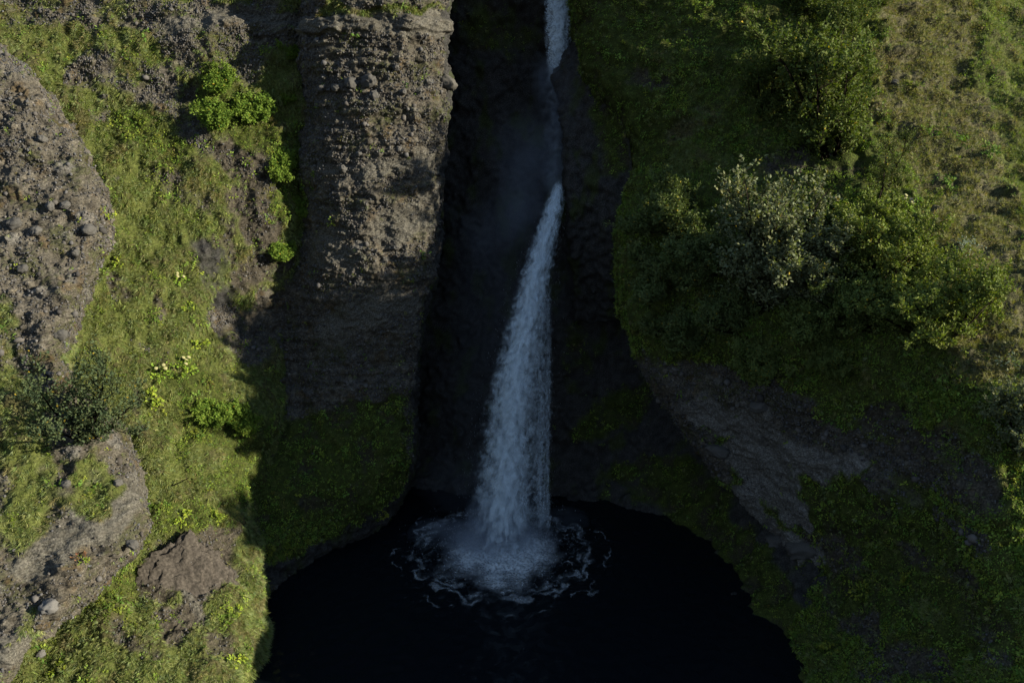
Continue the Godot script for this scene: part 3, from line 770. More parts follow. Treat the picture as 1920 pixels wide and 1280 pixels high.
func build_falls() -> void:
	var white := plain(Color(0.8, 0.86, 0.9), 0.6, 0.4, false)
	var fall := Node3D.new()
	fall.name = "waterfall"
	add_child(fall)
	tag(fall, "main white waterfall curving out of the rock and dropping into the pool", "waterfall", "", "structure")
	var prof := [
		[338, 1040, 1060, 43.6], [400, 1012, 1057, 43.0], [460, 992, 1045, 42.6], [520, 972, 1036, 42.3], [600, 950, 1027, 42.1], [680, 926, 1018, 42.1],
		[760, 908, 1014, 42.2], [840, 897, 1011, 42.5], [920, 885, 1010, 42.8], [1035, 868, 1008, 42.9]]
	var ta := water_image(192, 1024, 61, 0.68, 0.85)
	var tb := water_image(192, 1024, 71, 0.36, 1.15)
	water_sheet("water_sheet", prof, 0.30, -0.15, 0.92, ta, fall)
	water_sheet("water_sheet", prof, 0.34, 0.0, 1.0, tb, fall)
	water_sheet("water_sheet", prof, 0.36, 0.14, 1.10, tb, fall)
	water_sheet("water_sheet", prof, -0.2, -0.2, 1.06, ta, fall)
	# thin veils hanging right of the stream
	var veil := water_image(64, 1024, 81, 0.20, 0.9)
	for a in [[996, 1036, 500, 0.25], [992, 1034, 640, 0.4], [1008, 1019, 690, 0.0], [1022, 1033, 560, 0.1]]:
		var vp := []
		for k in 6:
			var y := lerpf(a[2], 992.0, k / 5.0)
			vp.append([y, a[0] + 2.0 * sin(k * 1.7), a[1] + 2.0 * sin(k * 1.3), lerpf(43.6, 43.9, k / 5.0) + a[3] - 0.35])
		water_sheet("veil", vp, 0.1, 0.0, 1.0, veil, fall)
	var gap := water_image(64, 512, 86, -0.02, 1.2)
	for o2 in [0.0]:
		water_sheet("veil", [[110, 1020, 1062, 45.0], [190, 1012, 1062, 44.7], [260, 1014, 1064, 44.4], [330, 1022, 1064, 44.0], [380, 1016, 1060, 43.6]], 0.2, o2, 1.0, gap, fall)
	# drops torn from the stream
	var xf := []
	rng.seed = 900
	for i in 1800:
		var s := sqrt(rng.randf())
		var t := rng.randfn(0.5, 0.33)
		if rng.randf() < 0.3: t = 0.5 + (1.0 if rng.randf() < 0.6 else -1.0) * rng.randf_range(0.3, 0.72)
		if absf(t - 0.5) > 0.95: continue
		var p := stream_point(prof, s, t) - fwd * rng.randf_range(-0.2, 0.5)
		var l := rng.randf_range(0.012, 0.042)
		xf.append(Transform3D(Basis(Vector3.FORWARD, rng.randf_range(-0.4, 0.1)) * Basis.from_scale(Vector3(l * 0.6, l * rng.randf_range(1.0, 2.2), l * 0.6)), p))
	for i in 1500:
		var an := rng.randf() * TAU
		var rr := absf(rng.randfn(0.0, 1.0)) * 1.5
		var hgt := absf(rng.randfn(0.0, 0.35)) * exp(-rr * 0.4)
		var p := Vector3(-0.7 + cos(an) * rr * 1.25, 0.08 + hgt, 0.2 + sin(an) * rr)
		xf.append(Transform3D(Basis.from_scale(Vector3.ONE * rng.randf_range(0.015, 0.045)), p))
	tag(multi("drops", drop_mesh(), white, xf, [], fall), "", "", "", "stuff")
	# the higher fall in the slot above
	var top := Node3D.new()
	top.name = "waterfall_001"
	add_child(top)
	tag(top, "upper waterfall dropping through the slot at the top of the gorge", "waterfall", "", "structure")
	var up_prof := [[-140, 1016, 1080, 46.2], [-20, 1018, 1080, 45.9], [40, 1020, 1076, 45.8], [90, 1022, 1070, 45.7], [130, 1025, 1058, 45.7], [190, 1028, 1050, 45.6]]
	var tu := water_image(128, 512, 91, 0.8, 0.7, 0.66)
	water_sheet("water_sheet", up_prof, 0.25, 0.0, 1.0, tu, top)
	water_sheet("water_sheet", up_prof, 0.3, 0.1, 1.05, tu, top)
	water_sheet("water_sheet", up_prof, -0.1, -0.1, 1.05, tu, top)

func mist(c: Vector3, size: Vector3, density: float) -> void:
	var f := FogVolume.new()
	f.name = "puff"
	f.shape = RenderingServer.FOG_VOLUME_SHAPE_ELLIPSOID
	f.size = size
	f.position = c
	var m := FogMaterial.new()
	m.density = density
	m.albedo = Color(0.86, 0.92, 1.0)
	f.material = m
	mist_body.add_child(f, true)

var mist_body: Node3D
func new_mist(label: String) -> void:
	mist_body = Node3D.new()
	mist_body.name = numbered("mist")
	add_child(mist_body)
	tag(mist_body, label, "mist", "", "stuff")

func puff(c: Vector3, size: Vector3, density: float, count: int) -> void:
	for k in count:
		var off := Vector3(rng.randfn(), rng.randfn(), rng.randfn()) * 0.26
		var f := rng.randf_range(0.45, 1.05)
		mist(c + off * size * 0.9, size * f * Vector3(rng.randf_range(0.7, 1.2), rng.randf_range(0.7, 1.2), 1.0), density / count * 1.6 / f)

func build_mist() -> void:
	rng.seed = 555
	new_mist("pale spray bursting up where the waterfall hits the pool")
	for k in 46:
		var an := rng.randf() * TAU
		var rr := absf(rng.randfn()) * 1.15
		var z := rng.randf_range(0.8, 2.0) * (1.0 + 0.15 * rr)
		mist(Vector3(-0.6 + cos(an) * rr * 1.35, 0.25 + 0.5 * exp(-rr) * rng.randf(), 0.5 + sin(an) * rr), Vector3(z * 1.3, z * 0.7, z), 0.10 * exp(-rr * 0.35))
	for k in 12:
		mist(Vector3(-0.75 + rng.randfn() * 0.5, rng.randf_range(0.4, 1.8), 0.1 + rng.randfn() * 0.3), Vector3(1.3, 1.9, 1.2) * rng.randf_range(0.6, 1.1), 0.07)
	new_mist("faint bluish mist drifting in the slot behind and above the main fall")
	puff(at(990, 400, 44.4), Vector3(2.8, 3.2, 2.0), 0.12, 14)
	puff(at(940, 420, 44.8), Vector3(2.6, 2.4, 1.8), 0.06, 9)
	puff(at(1040, 340, 43.9), Vector3(1.3, 2.2, 1.1), 0.22, 6)
	for k in 10:
		mist(at(rng.randf_range(860, 1010), rng.randf_range(480, 860), rng.randf_range(44.6, 45.4)), Vector3(rng.randf_range(3.0, 6.0), rng.randf_range(7.0, 11.0), 2.4), 0.0065)
	for k in 5:
		mist(at(880 + 25 * k, 900 + 15 * (k % 2), 44.6), Vector3(6.0 - 0.6 * k, 4.0 - 0.4 * k, 2.6), 0.010)
	puff(at(1065, 230, 44.4), Vector3(2.6, 4.8, 1.8), 0.22, 14)
	puff(at(1000, 320, 44.4), Vector3(3.8, 4.4, 2.0), 0.12, 16)
	puff(at(905, 440, 45.0), Vector3(2.6, 2.6, 1.8), 0.07, 9)
	puff(at(1035, 160, 45.4), Vector3(1.4, 2.6, 1.2), 0.20, 8)

# ---------------------------------------------------------------- stones

func stone_mesh(s: int, level: int) -> ArrayMesh:
	var v: Array = [Vector3.UP, Vector3.RIGHT, Vector3.BACK, Vector3.LEFT, Vector3.FORWARD, Vector3.DOWN]
	var f: Array = [[0, 1, 2], [0, 2, 3], [0, 3, 4], [0, 4, 1], [5, 2, 1], [5, 3, 2], [5, 4, 3], [5, 1, 4]]
	for k in level:
		var mid := {}
		var nf := []
		for t in f:
			var m := []
			for e in 3:
				var a: int = t[e]
				var b: int = t[(e + 1) % 3]
				var key := Vector2i(mini(a, b), maxi(a, b))
				if not mid.has(key):
					mid[key] = v.size()
					v.append(((v[a] + v[b]) * 0.5).normalized())
				m.append(mid[key])
			nf.append_array([[t[0], m[0], m[2]], [t[1], m[1], m[0]], [t[2], m[2], m[1]], m])
		f = nf
	var n := FastNoiseLite.new()
	n.seed = s
	n.frequency = 0.75
	var pv := PackedVector3Array()
	for p in v:
		var q: Vector3 = p
		q = Vector3(signf(q.x) * pow(absf(q.x), 0.8), signf(q.y) * pow(absf(q.y), 0.8), signf(q.z) * pow(absf(q.z), 0.8)) * 0.62
		pv.append(q * (1.0 + 0.38 * n.get_noise_3dv(p * 1.6) + 0.18 * n.get_noise_3dv(p * 4.5) - (0.26 * absf(n.get_noise_3dv(p * 3.0 + Vector3.ONE * 9.0)) + 0.15 * absf(n.get_noise_3dv(p * 8.0)) if level > 2 else 0.0)))
	var nn := PackedVector3Array()
	nn.resize(pv.size())
	var idx := PackedInt32Array()
	for t in f:
		var g := (pv[t[1]] - pv[t[0]]).cross(pv[t[2]] - pv[t[0]])
		for e in 3: nn[t[e]] += g
		idx.append_array([t[0], t[2], t[1]])
	for i in nn.size(): nn[i] = nn[i].normalized()
	return arrays_mesh(pv, nn, idx)

func rand_basis(size: Vector3) -> Basis:
	return Basis.from_euler(Vector3(rng.randf() * TAU, rng.randf() * TAU, rng.randf() * TAU)) * Basis.from_scale(size)

func stone_color() -> Color:
	var g := rng.randf_range(0.10, 0.24)
	if rng.randf() < 0.08: g *= 1.5
	var warm := rng.randf_range(-0.03, 0.12)
	return Color(g * (1.0 + warm), g, g * (1.0 - warm * 1.3))

func build_stones() -> void:
	var shapes := []
	for s in 6: shapes.append(stone_mesh(100 + s, 1))
	var tones := []
	rng.seed = 77
	for k in 7:
		var m: StandardMaterial3D = mats.stone.duplicate()
		m.albedo_color = stone_color().linear_to_srgb()
		m.vertex_color_use_as_albedo = false
		tones.append(m)
	for spec in [["pillar_cliff", 150, 0.08, 0.22, 42000], ["near_buttress", 130, 0.08, 0.22, 36000], ["gully_slope", 70, 0.08, 0.2, 12000], ["right_hillside", 100, 0.08, 0.24, 12000]]:
		var pt: Dictionary = patches[spec[0]]
		var pos: PackedVector3Array = pt.pos
		var nor: PackedVector3Array = pt.nor
		var w: PackedFloat32Array = pt.w
		var made := 0
		var tries := 0
		while made < spec[1] and tries < 60000:
			tries += 1
			var k := rng.randi() % pos.size()
			if w[k * NT + CONG] < 0.7: continue
			var s := to_px(pos[k])
			if s.x < -30 or s.x > 1950 or s.y < -30 or s.y > 1310: continue
			if nor[k].dot((CAM - pos[k]).normalized()) < 0.15: continue
			var r := lerpf(spec[2], spec[3], pow(rng.randf(), 2.2))
			var o := mesh_node("stone", shapes[rng.randi() % 6], tones[rng.randi() % 7], pt.node)
			o.transform = Transform3D(rand_basis(Vector3(r * rng.randf_range(0.9, 1.5), r, r * rng.randf_range(0.8, 1.2))), pos[k] + nor[k] * r * rng.randf_range(0.0, 0.25))
			made += 1
		var xf := []
		var cols := []
		tries = 0
		while xf.size() < spec[4] and tries < spec[4] * 40:
			tries += 1
			var k := rng.randi() % pos.size()
			if rng.randf() > w[k * NT + CONG] + 0.22 * w[k * NT + SOIL] + 0.05 * w[k * NT + ASH]: continue
			if noises.kind.get_noise_3dv(pos[k] * 1.5) < -0.12 + rng.randf_range(-0.2, 0.2): continue
			var r := lerpf(0.02, 0.075, pow(rng.randf(), 2.0))
			xf.append(Transform3D(rand_basis(Vector3(r * rng.randf_range(0.8, 1.5), r, r)), pos[k] + nor[k] * r * 0.2))
			cols.append(stone_color())
		var peb := multi("pebbles", shapes[0], mats.stone, xf, cols, pt.node)
		tag(peb, "", "", "", "stuff")
	stage("stones")

# ---------------------------------------------------------------- plants

func grass_mesh(s: int, blades: int, h: float, wid: float, spread: float) -> ArrayMesh:
	rng.seed = s
	var v := PackedVector3Array()
	var n := PackedVector3Array()
	var idx := PackedInt32Array()
	for b in blades:
		var an := rng.randf() * TAU
		var out := Vector3(cos(an), 0, sin(an))
		var side := Vector3(-sin(an), 0, cos(an)) * wid * 0.5
		var l := h * rng.randf_range(0.6, 1.15)
		var root := out * rng.randf() * spread * 0.4
		var mid := root + Vector3.UP * l * 0.55 + out * spread * 0.35
		var tip := root + Vector3.UP * l * rng.randf_range(0.6, 0.95) + out * spread * rng.randf_range(0.7, 1.3)
		var nn := (side.cross(mid - root)).normalized()
		var turned := nn.y < 0
		if turned: nn = -nn
		var a := v.size()
		v.append_array([root - side, root + side, mid - side * 0.7, mid + side * 0.7, tip])
		for k in 5: n.append(nn)
		if turned: idx.append_array([a, a + 1, a + 2, a + 1, a + 3, a + 2, a + 2, a + 3, a + 4])
		else: idx.append_array([a, a + 2, a + 1, a + 1, a + 2, a + 3, a + 2, a + 4, a + 3])
	return arrays_mesh(v, n, idx)

func herb_mesh(s: int, leaves: int, r: float, lw: float) -> ArrayMesh:
	rng.seed = s
	var v := PackedVector3Array()
	var n := PackedVector3Array()
	var idx := PackedInt32Array()
	for b in leaves:
		var an := rng.randf() * TAU
		var el := rng.randf_range(0.1, 1.2)
		var out := Vector3(cos(an) * cos(el), sin(el), sin(an) * cos(el))
		add_leaf(v, n, idx, out * r * rng.randf_range(0.2, 0.9), Vector3(out.x, out.y * 0.3 + rng.randf_range(-0.3, 0.3), out.z).normalized(), lw * rng.randf_range(1.2, 2.0), lw * rng.randf_range(0.7, 1.1))
	return arrays_mesh(v, n, idx)

# one folded leaf: four corners, two faces
func add_leaf(v: PackedVector3Array, n: PackedVector3Array, idx: PackedInt32Array, p: Vector3, dir: Vector3, l: float, w: float) -> void:
	var side := dir.cross(Vector3(rng.randf_range(-1, 1), rng.randf_range(0.2, 1.6), rng.randf_range(-1, 1))).normalized()
	var nn := side.cross(dir).normalized()
	var turned := nn.y < 0
	if turned: nn = -nn
	var a := v.size()
	var c := p + dir * l * 0.45
	v.append_array([p, c + side * w * 0.5 + nn * w * 0.12, p + dir * l, c - side * w * 0.5 + nn * w * 0.12])
	for k in 4: n.append(nn)
	if turned: idx.append_array([a, a + 1, a + 2, a, a + 2, a + 3])
	else: idx.append_array([a, a + 2, a + 1, a, a + 3, a + 2])

func basis_on(n: Vector3, scl: float) -> Basis:
	var x := n.cross(Vector3(0.3, 0.1, 0.9)).normalized()
	var z := x.cross(n).normalized()
	return Basis(x, n, z) * Basis(Vector3.UP, rng.randf() * TAU) * Basis.from_scale(Vector3.ONE * scl)

func vary(c: Color, amount: float) -> Color:
	var g := 1.0 + rng.randf_range(-amount, amount)
	var y := rng.randf_range(-amount, amount) * 0.5
	return Color(c.r * (g + y), c.g * g, c.b * (g - y))

func build_ground_cover() -> void:
	var grass_xf := [[], [], []]
	var grass_col := [[], [], []]
	var herb_xf := [[], [], []]
	var herb_col := [[], [], []]
	rng.seed = 4242
	var long_xf := []
	var long_col := []
	for called in patches:
		var pt: Dictionary = patches[called]
		var pos: PackedVector3Array = pt.pos
		var nor: PackedVector3Array = pt.nor
		var w: PackedFloat32Array = pt.w
		var area: float = pt.spacing * pt.spacing
		var right: bool = called == "right_hillside"
		for k in pos.size():
			var p := pos[k]
			if p.y < 0.15: continue
			var s := to_px(p)
			if s.x < -120 or s.x > 2060 or s.y < -90 or s.y > 1360: continue
			var o := k * NT
			var g := w[o + GRASS] * 150.0 + w[o + DRY] * 150.0 + w[o + MOSS] * 6.0 + w[o + SOIL] * 11.0 + w[o + LEAFY] * 16.0 + w[o + CONG] * 1.6
			var lush := clampf(0.75 + 1.5 * noises.kind.get_noise_3d(p.x * 1.7 - 40.0, p.y * 1.7, p.z * 1.7), 0.12, 1.7)
			var dying := sstep(0.12, 0.5, noises.kind.get_noise_3d(p.x * 1.1 + 140.0, p.y * 1.1, p.z * 1.1))
			if rng.randf() < g * area * lush:
				var t := rng.randi() % 3
				var dir := (nor[k] * 0.6 + Vector3.DOWN * (0.1 if right else 0.45) + Vector3(rng.randf_range(-0.25, 0.25), rng.randf_range(-0.3, 0.1), rng.randf_range(-0.25, 0.25))).normalized()
				grass_xf[t].append(Transform3D(basis_on(dir, rng.randf_range(0.45, 0.95)), p))
				var c := Color(0.16, 0.215, 0.055).lerp(Color(0.255, 0.275, 0.125), rng.randf())
				if w[o + DRY] > 0.5: c = Color(0.27, 0.25, 0.14).lerp(Color(0.17, 0.185, 0.065), pow(rng.randf(), 1.5))
				if rng.randf() < dying * (0.3 if w[o + DRY] > 0.5 else 1.0): c = c.lerp(Color(0.22, 0.185, 0.095), 0.7)
				grass_col[t].append(vary(c, 0.26))
			if called == "gully_slope" and rng.randf() < w[o + GRASS] * 24.0 * area * sstep(0.0, 0.3, noises.kind.get_noise_3d(p.x * 1.2 + 400.0, p.y * 0.5, p.z * 1.2)):
				var dir2 := (nor[k] * 0.5 + Vector3.DOWN * 0.7 + Vector3(rng.randf_range(-0.2, 0.2), 0, rng.randf_range(-0.2, 0.2))).normalized()
				long_xf.append(Transform3D(basis_on(dir2, rng.randf_range(0.6, 1.1)), p))
				long_col.append(vary(Color(0.18, 0.235, 0.06).lerp(Color(0.26, 0.27, 0.11), rng.randf()), 0.15))
			var lf: float = noises.kind.get_noise_3d(p.x * 1.3 + 70.0, p.y * 1.3, p.z * 1.3)
			var h := w[o + LEAFY] * 46.0 + w[o + MOSS] * 16.0 + (w[o + GRASS] * 17.0 + w[o + SOIL] * 5.0 + w[o + CONG] * 2.0) * sstep(0.0, 0.35, lf) + w[o + DRY] * 5.0 * sstep(0.05, 0.3, lf)
			if rng.randf() < h * area * (1.5 - 0.5 * lush):
				var t := rng.randi() % 3
				var dir := (nor[k] * 0.8 + Vector3.UP * 0.6).normalized()
				herb_xf[t].append(Transform3D(basis_on(dir, rng.randf_range(0.4, 0.9) * clampf(1.0 + 1.2 * lf, 0.6, 1.7)), p))
				var c := Color(0.09, 0.155, 0.025).lerp(Color(0.20, 0.265, 0.045), rng.randf())
				if rng.randf() < dying * 0.5: c = c.lerp(Color(0.10, 0.075, 0.035), 0.7)
				herb_col[t].append(vary(c, 0.35))
	tag(multi("long_grass", grass_mesh(340, 14, 0.38, 0.013, 0.12), mats.leaf, long_xf, long_col, self), "long drooping grass hanging in swathes down the sunny gully", "grass", "", "stuff")
	for t in 3:
		var gm := grass_mesh(300 + t, 10, 0.22, 0.017, 0.15)
		tag(multi(numbered("grass"), gm, mats.leaf, grass_xf[t], grass_col[t], self), "grass tufts growing over the sunny gully and the right slope", "grass", "grass on the slopes", "stuff")
		var hm := herb_mesh(320 + t, 9, 0.15, 0.06)
		tag(multi(numbered("undergrowth"), hm, mats.leaf, herb_xf[t], herb_col[t], self), "low leafy plants covering the banks and slopes", "ground cover", "leafy ground cover", "stuff")
	stage("ground cover %d %d" % [grass_xf[0].size() * 3, herb_xf[0].size() * 3])

# ---------------------------------------------------------------- shrubs

func add_tube(v: PackedVector3Array, n: PackedVector3Array, idx: PackedInt32Array, pts: Array, r0: float, r1: float) -> void:
	var sides := 5
	var a := v.size()
	for i in pts.size():
		var d: Vector3 = (pts[mini(i + 1, pts.size() - 1)] - pts[maxi(i - 1, 0)]).normalized()
		var x := d.cross(Vector3(0.31, 0.2, 0.93)).normalized()
		var y := d.cross(x)
		var r := lerpf(r0, r1, float(i) / (pts.size() - 1))
		for s in sides:
			var q := x * cos(TAU * s / sides) + y * sin(TAU * s / sides)
			v.append(pts[i] + q * r)
			n.append(q)
	for i in pts.size() - 1:
		for s in sides:
			var b := a + i * sides + s
			var c := a + i * sides + (s + 1) % sides
			idx.append_array([b, c, b + sides, c, c + sides, b + sides])

func bent(p: Vector3, dir: Vector3, l: float, up: float, wild: float, k: int) -> Array:
	var pts := [p]
	var d := dir
	for i in k:
		d = (d + Vector3.UP * up / k + Vector3(rng.randfn(), rng.randfn(), rng.randfn()) * wild).normalized()
		p = p + d * l / k
		pts.append(p)
	return pts

# a many-stemmed shrub about `h` tall and `wide` across, at its own origin
func make_shrub(s: int, h: float, wide: float, stems: int, leaf: float, dense: int, tone: Color, tone2: Color) -> Dictionary:
	rng.seed = s
	var bv := PackedVector3Array()
	var bn := PackedVector3Array()
	var bi := PackedInt32Array()
	var lv := PackedVector3Array()
	var ln := PackedVector3Array()
	var li := PackedInt32Array()
	var lc := PackedColorArray()
	for st in stems:
		var an := TAU * st / stems + rng.randf_range(-0.5, 0.5)
		var lean := rng.randf_range(0.15, 1.0) * wide / h * 0.75
		var l := h * rng.randf_range(0.65, 1.05)
		var stem := bent(Vector3(cos(an), 0, sin(an)) * 0.12, Vector3(cos(an) * lean, 1.0, sin(an) * lean).normalized(), l, 0.25, 0.10, 7)
		add_tube(bv, bn, bi, stem, 0.022 * h * 0.6 + 0.012, 0.008)
		for b in 11:
			var f := rng.randf_range(0.03, 1.0)
			var bp: Vector3 = stem[int(f * 7)]
			var ba := rng.randf() * TAU
			var bl := wide * rng.randf_range(0.16, 0.34) * (1.25 - 0.6 * f)
			var br := bent(bp, Vector3(cos(ba), rng.randf_range(0.0, 0.9), sin(ba)).normalized(), bl, 0.5, 0.16, 4)
			add_tube(bv, bn, bi, br, 0.014, 0.005)
			for tw in 7:
				var tp: Vector3 = br[1 + rng.randi() % 4]
				var ta := rng.randf() * TAU
				var tl := rng.randf_range(0.3, 0.75) * clampf(h / 3.0, 0.5, 1.2)
				var td := Vector3(cos(ta), rng.randf_range(0.3, 2.0), sin(ta)).normalized()
				var twig := bent(tp, td, tl, 0.4, 0.15, 3)
				add_tube(bv, bn, bi, twig, 0.006, 0.003)
				var tint := tone.lerp(tone2, rng.randf())
				for q in dense:
					var u := rng.randf() * 2.99
					var p0: Vector3 = twig[int(u)]
					var p1: Vector3 = twig[int(u) + 1]
					var p := p0.lerp(p1, u - int(u)) + Vector3(rng.randfn(), rng.randfn(), rng.randfn()) * 0.036
					var dir := (td * 0.6 + Vector3(rng.randfn(), rng.randfn() * 0.6, rng.randfn()) * 0.7).normalized()
					add_leaf(lv, ln, li, p, dir, leaf * rng.randf_range(0.75, 1.25), leaf * rng.randf_range(0.45, 0.7))
					var c := vary(tint, 0.15)
					if rng.randf() < 0.012: c = Color(0.30, 0.22, 0.03)
					for e in 4: lc.append(c)
	return {"wood": arrays_mesh(bv, bn, bi), "leaves": arrays_mesh(lv, ln, li, lc)}

func shrub(called: String, kind: Dictionary, px: float, py: float, scl: float, turn: float, lean: float, label: String, category: String, group := "", sink := 0.35) -> void:
	var g := ground_at(px, py)
	var o := Node3D.new()
	o.name = numbered(called)
	add_child(o)
	var n: Vector3 = g[2]
	var up := (Vector3.UP * (1.0 - lean) + n * lean).normalized()
	var x := up.cross(Vector3(0.1, 0.2, 1.0)).normalized()
	o.transform = Transform3D(Basis(x, up, x.cross(up)) * Basis(Vector3.UP, turn) * Basis.from_scale(Vector3.ONE * scl), g[1] - n * sink)
	mesh_node("trunk", kind.wood, mats.bark_brown, o)
	mesh_node("crown", kind.leaves, mats.leaf, o)
	tag(o, label, category, group)

func build_shrubs() -> void:
	mats.bark_brown = plain(Color(0.10, 0.085, 0.07), 0.9, 0.2, false)
	var grey := Color(0.14, 0.16, 0.085)
	var willow := make_shrub(1, 3.2, 3.4, 9, 0.092, 34, grey, Color(0.195, 0.215, 0.115))
	var birch := make_shrub(2, 4.2, 3.4, 8, 0.095, 34, Color(0.085, 0.12, 0.035), Color(0.135, 0.165, 0.05))
	var bushy := make_shrub(3, 2.4, 3.2, 9, 0.09, 32, Color(0.10, 0.14, 0.038), Color(0.16, 0.195, 0.06))
	var lime := make_shrub(4, 2.6, 3.4, 9, 0.092, 32, Color(0.125, 0.165, 0.04), Color(0.19, 0.225, 0.06))
	var dark := make_shrub(5, 2.2, 3.0, 9, 0.092, 34, Color(0.085, 0.12, 0.04), Color(0.13, 0.16, 0.06))
	var sparse := make_shrub(6, 2.2, 3.0, 6, 0.075, 15, Color(0.055, 0.08, 0.04), Color(0.09, 0.115, 0.05))
	var slim := make_shrub(7, 3.2, 1.3, 3, 0.08, 20, Color(0.08, 0.11, 0.035), Color(0.12, 0.14, 0.05))
	var leafy := make_shrub(8, 1.1, 2.0, 8, 0.11, 14, Color(0.09, 0.16, 0.025), Color(0.15, 0.21, 0.035))
	stage("shrub kinds")
	var G := "shrubs on the right hillside"
	shrub("birch_tree", birch, 1545, 292, 1.6, 0.3, 0.15, "tall green birch at the top of the right slope beside dry grass", "tree", G)
	shrub("birch_tree", birch, 1440, 215, 0.95, 2.0, 0.2, "birch in half shade just left of the tall birch", "tree", G)
	shrub("birch_tree", birch, 1560, 120, 1.0, 4.0, 0.2, "birch at the top edge of the picture beside the dry terraces", "tree", G)
	shrub("birch_tree", birch, 1500, 20, 0.95, 5.1, 0.2, "birch rising past the top edge above the shaded slope", "tree", G)
	shrub("birch_tree", birch, 1640, 20, 0.8, 1.0, 0.2, "birch cut by the top edge at the head of the dry terraces", "tree", G)
	shrub("birch_sapling", slim, 1650, 375, 0.95, 0.0, 0.1, "slim young birch standing alone below the tall birch", "tree", G)
	shrub("willow_shrub", willow, 1435, 580, 1.7, 0.6, 0.15, "pale grey green willow catching the sun on the overhang", "shrub", G)
	shrub("willow_shrub", willow, 1512, 590, 1.15, 3.0, 0.2, "smaller pale willow just right of the sunlit grey green willow", "shrub", G)
	shrub("birch_shrub", bushy, 1575, 480, 0.95, 1.2, 0.2, "bright green bush behind the pale willows", "shrub", G)
	shrub("birch_shrub", lime, 1655, 510, 1.25, 2.2, 0.2, "yellow green bush in the middle of the sunlit thicket", "shrub", G)
	shrub("birch_shrub", lime, 1745, 648, 1.25, 0.4, 0.25, "sunlit bush at the right end of the thicket", "shrub", G)
	shrub("birch_shrub", bushy, 1610, 625, 1.1, 5.0, 0.25, "mid green bush in front of the yellow green bush", "shrub", G)
	shrub("birch_shrub", bushy, 1520, 640, 1.05, 3.5, 0.3, "low bush spreading at the foot of the pale willow", "shrub", G)
	shrub("willow_shrub", dark, 1262, 440, 1.2, 0.0, 0.4, "dark rounded willow topping the nose of the overhang", "shrub", G)
	shrub("willow_shrub", dark, 1230, 550, 1.1, 1.4, 0.5, "dark willow at the leftmost tip of the overhang", "shrub", G)
	shrub("willow_shrub", dark, 1310, 530, 1.2, 2.8, 0.4, "dark willow between the overhang tip and the pale willow", "shrub", G)
	shrub("willow_shrub", dark, 1285, 650, 1.05, 4.1, 0.5, "dark willow hanging just above the bare overhang rock", "shrub", G)
	shrub("willow_shrub", dark, 1370, 620, 1.05, 5.3, 0.4, "dark willow below the pale willow", "shrub", G)
	shrub("birch_shrub", bushy, 1420, 700, 0.85, 0.9, 0.5, "shrub drooping over the lip of the overhang rock", "shrub", G)
	shrub("birch_shrub", bushy, 1560, 700, 0.7, 2.4, 0.4, "shaded shrub under the right part of the thicket", "shrub", G)
	shrub("willow_shrub", willow, 1925, 870, 1.0, 1.1, 0.2, "pale sunlit shrub cut by the right edge of the picture", "shrub", G)
	G = "shrubs on the sunny left side"
	shrub("willow_shrub", sparse, 172, 815, 1.35, 0.5, 0.35, "dark open shrub with bare twigs on the near left slope", "shrub", G, 0.1)
	shrub("leafy_bush", leafy, 412, 168, 0.9, 0.2, 0.5, "leafy green bush high in the gully under the pale ash band", "bush", G)
	shrub("leafy_bush", leafy, 400, 235, 1.0, 1.5, 0.5, "dark leafy bush below the highest gully bush", "bush", G)
	shrub("leafy_bush", leafy, 475, 225, 1.0, 3.1, 0.5, "leafy bush reaching into the shadow beside the pillar", "bush", G)
	shrub("leafy_bush", leafy, 525, 330, 0.85, 4.4, 0.5, "leafy bush on the shadow line at mid height of the gully", "bush", G)
	shrub("leafy_bush", leafy, 540, 105, 0.7, 2.2, 0.5, "shaded leafy bush in the cleft under the pale ash band", "bush", G)
	shrub("leafy_bush", leafy, 548, 185, 0.6, 3.6, 0.5, "shaded leafy bush in the cleft at the pillar's upper left", "bush", G)
	shrub("leafy_bush", leafy, 560, 400, 0.7, 5.5, 0.5, "leafy bush in the cleft just above the sunlit round bush", "bush", G)
	shrub("leafy_bush", leafy, 525, 480, 0.85, 0.8, 0.5, "sunlit round bush at the left foot of the pillar", "bush", G)
	shrub("leafy_bush", leafy, 395, 790, 0.9, 2.7, 0.5, "bright leafy bush low in the gully near the shadow", "bush", G)
	shrub("leafy_bush", leafy, 455, 800, 0.9, 5.0, 0.5, "half shaded leafy bush low in the gully", "bush", G)
	stage("shrubs")

# ---------------------------------------------------------------- single rocks and plants

func boulder(parent: Node, called: String, sd: int, px: float, py: float, size: Vector3, turn: Vector3, proud: float, c: Color, label: String, category := "") -> void:
	var g := ground_at(px, py)
	var m: StandardMaterial3D = mats.stone.duplicate()
	m.albedo_color = c.linear_to_srgb()
	m.vertex_color_use_as_albedo = false
	var o := mesh_node(called if parent != self else numbered(called), stone_mesh(sd, 3), m, parent)
	o.transform = Transform3D(Basis.from_euler(turn) * Basis.from_scale(size), g[1] + g[2] * proud)
	tag(o, label, category, "")

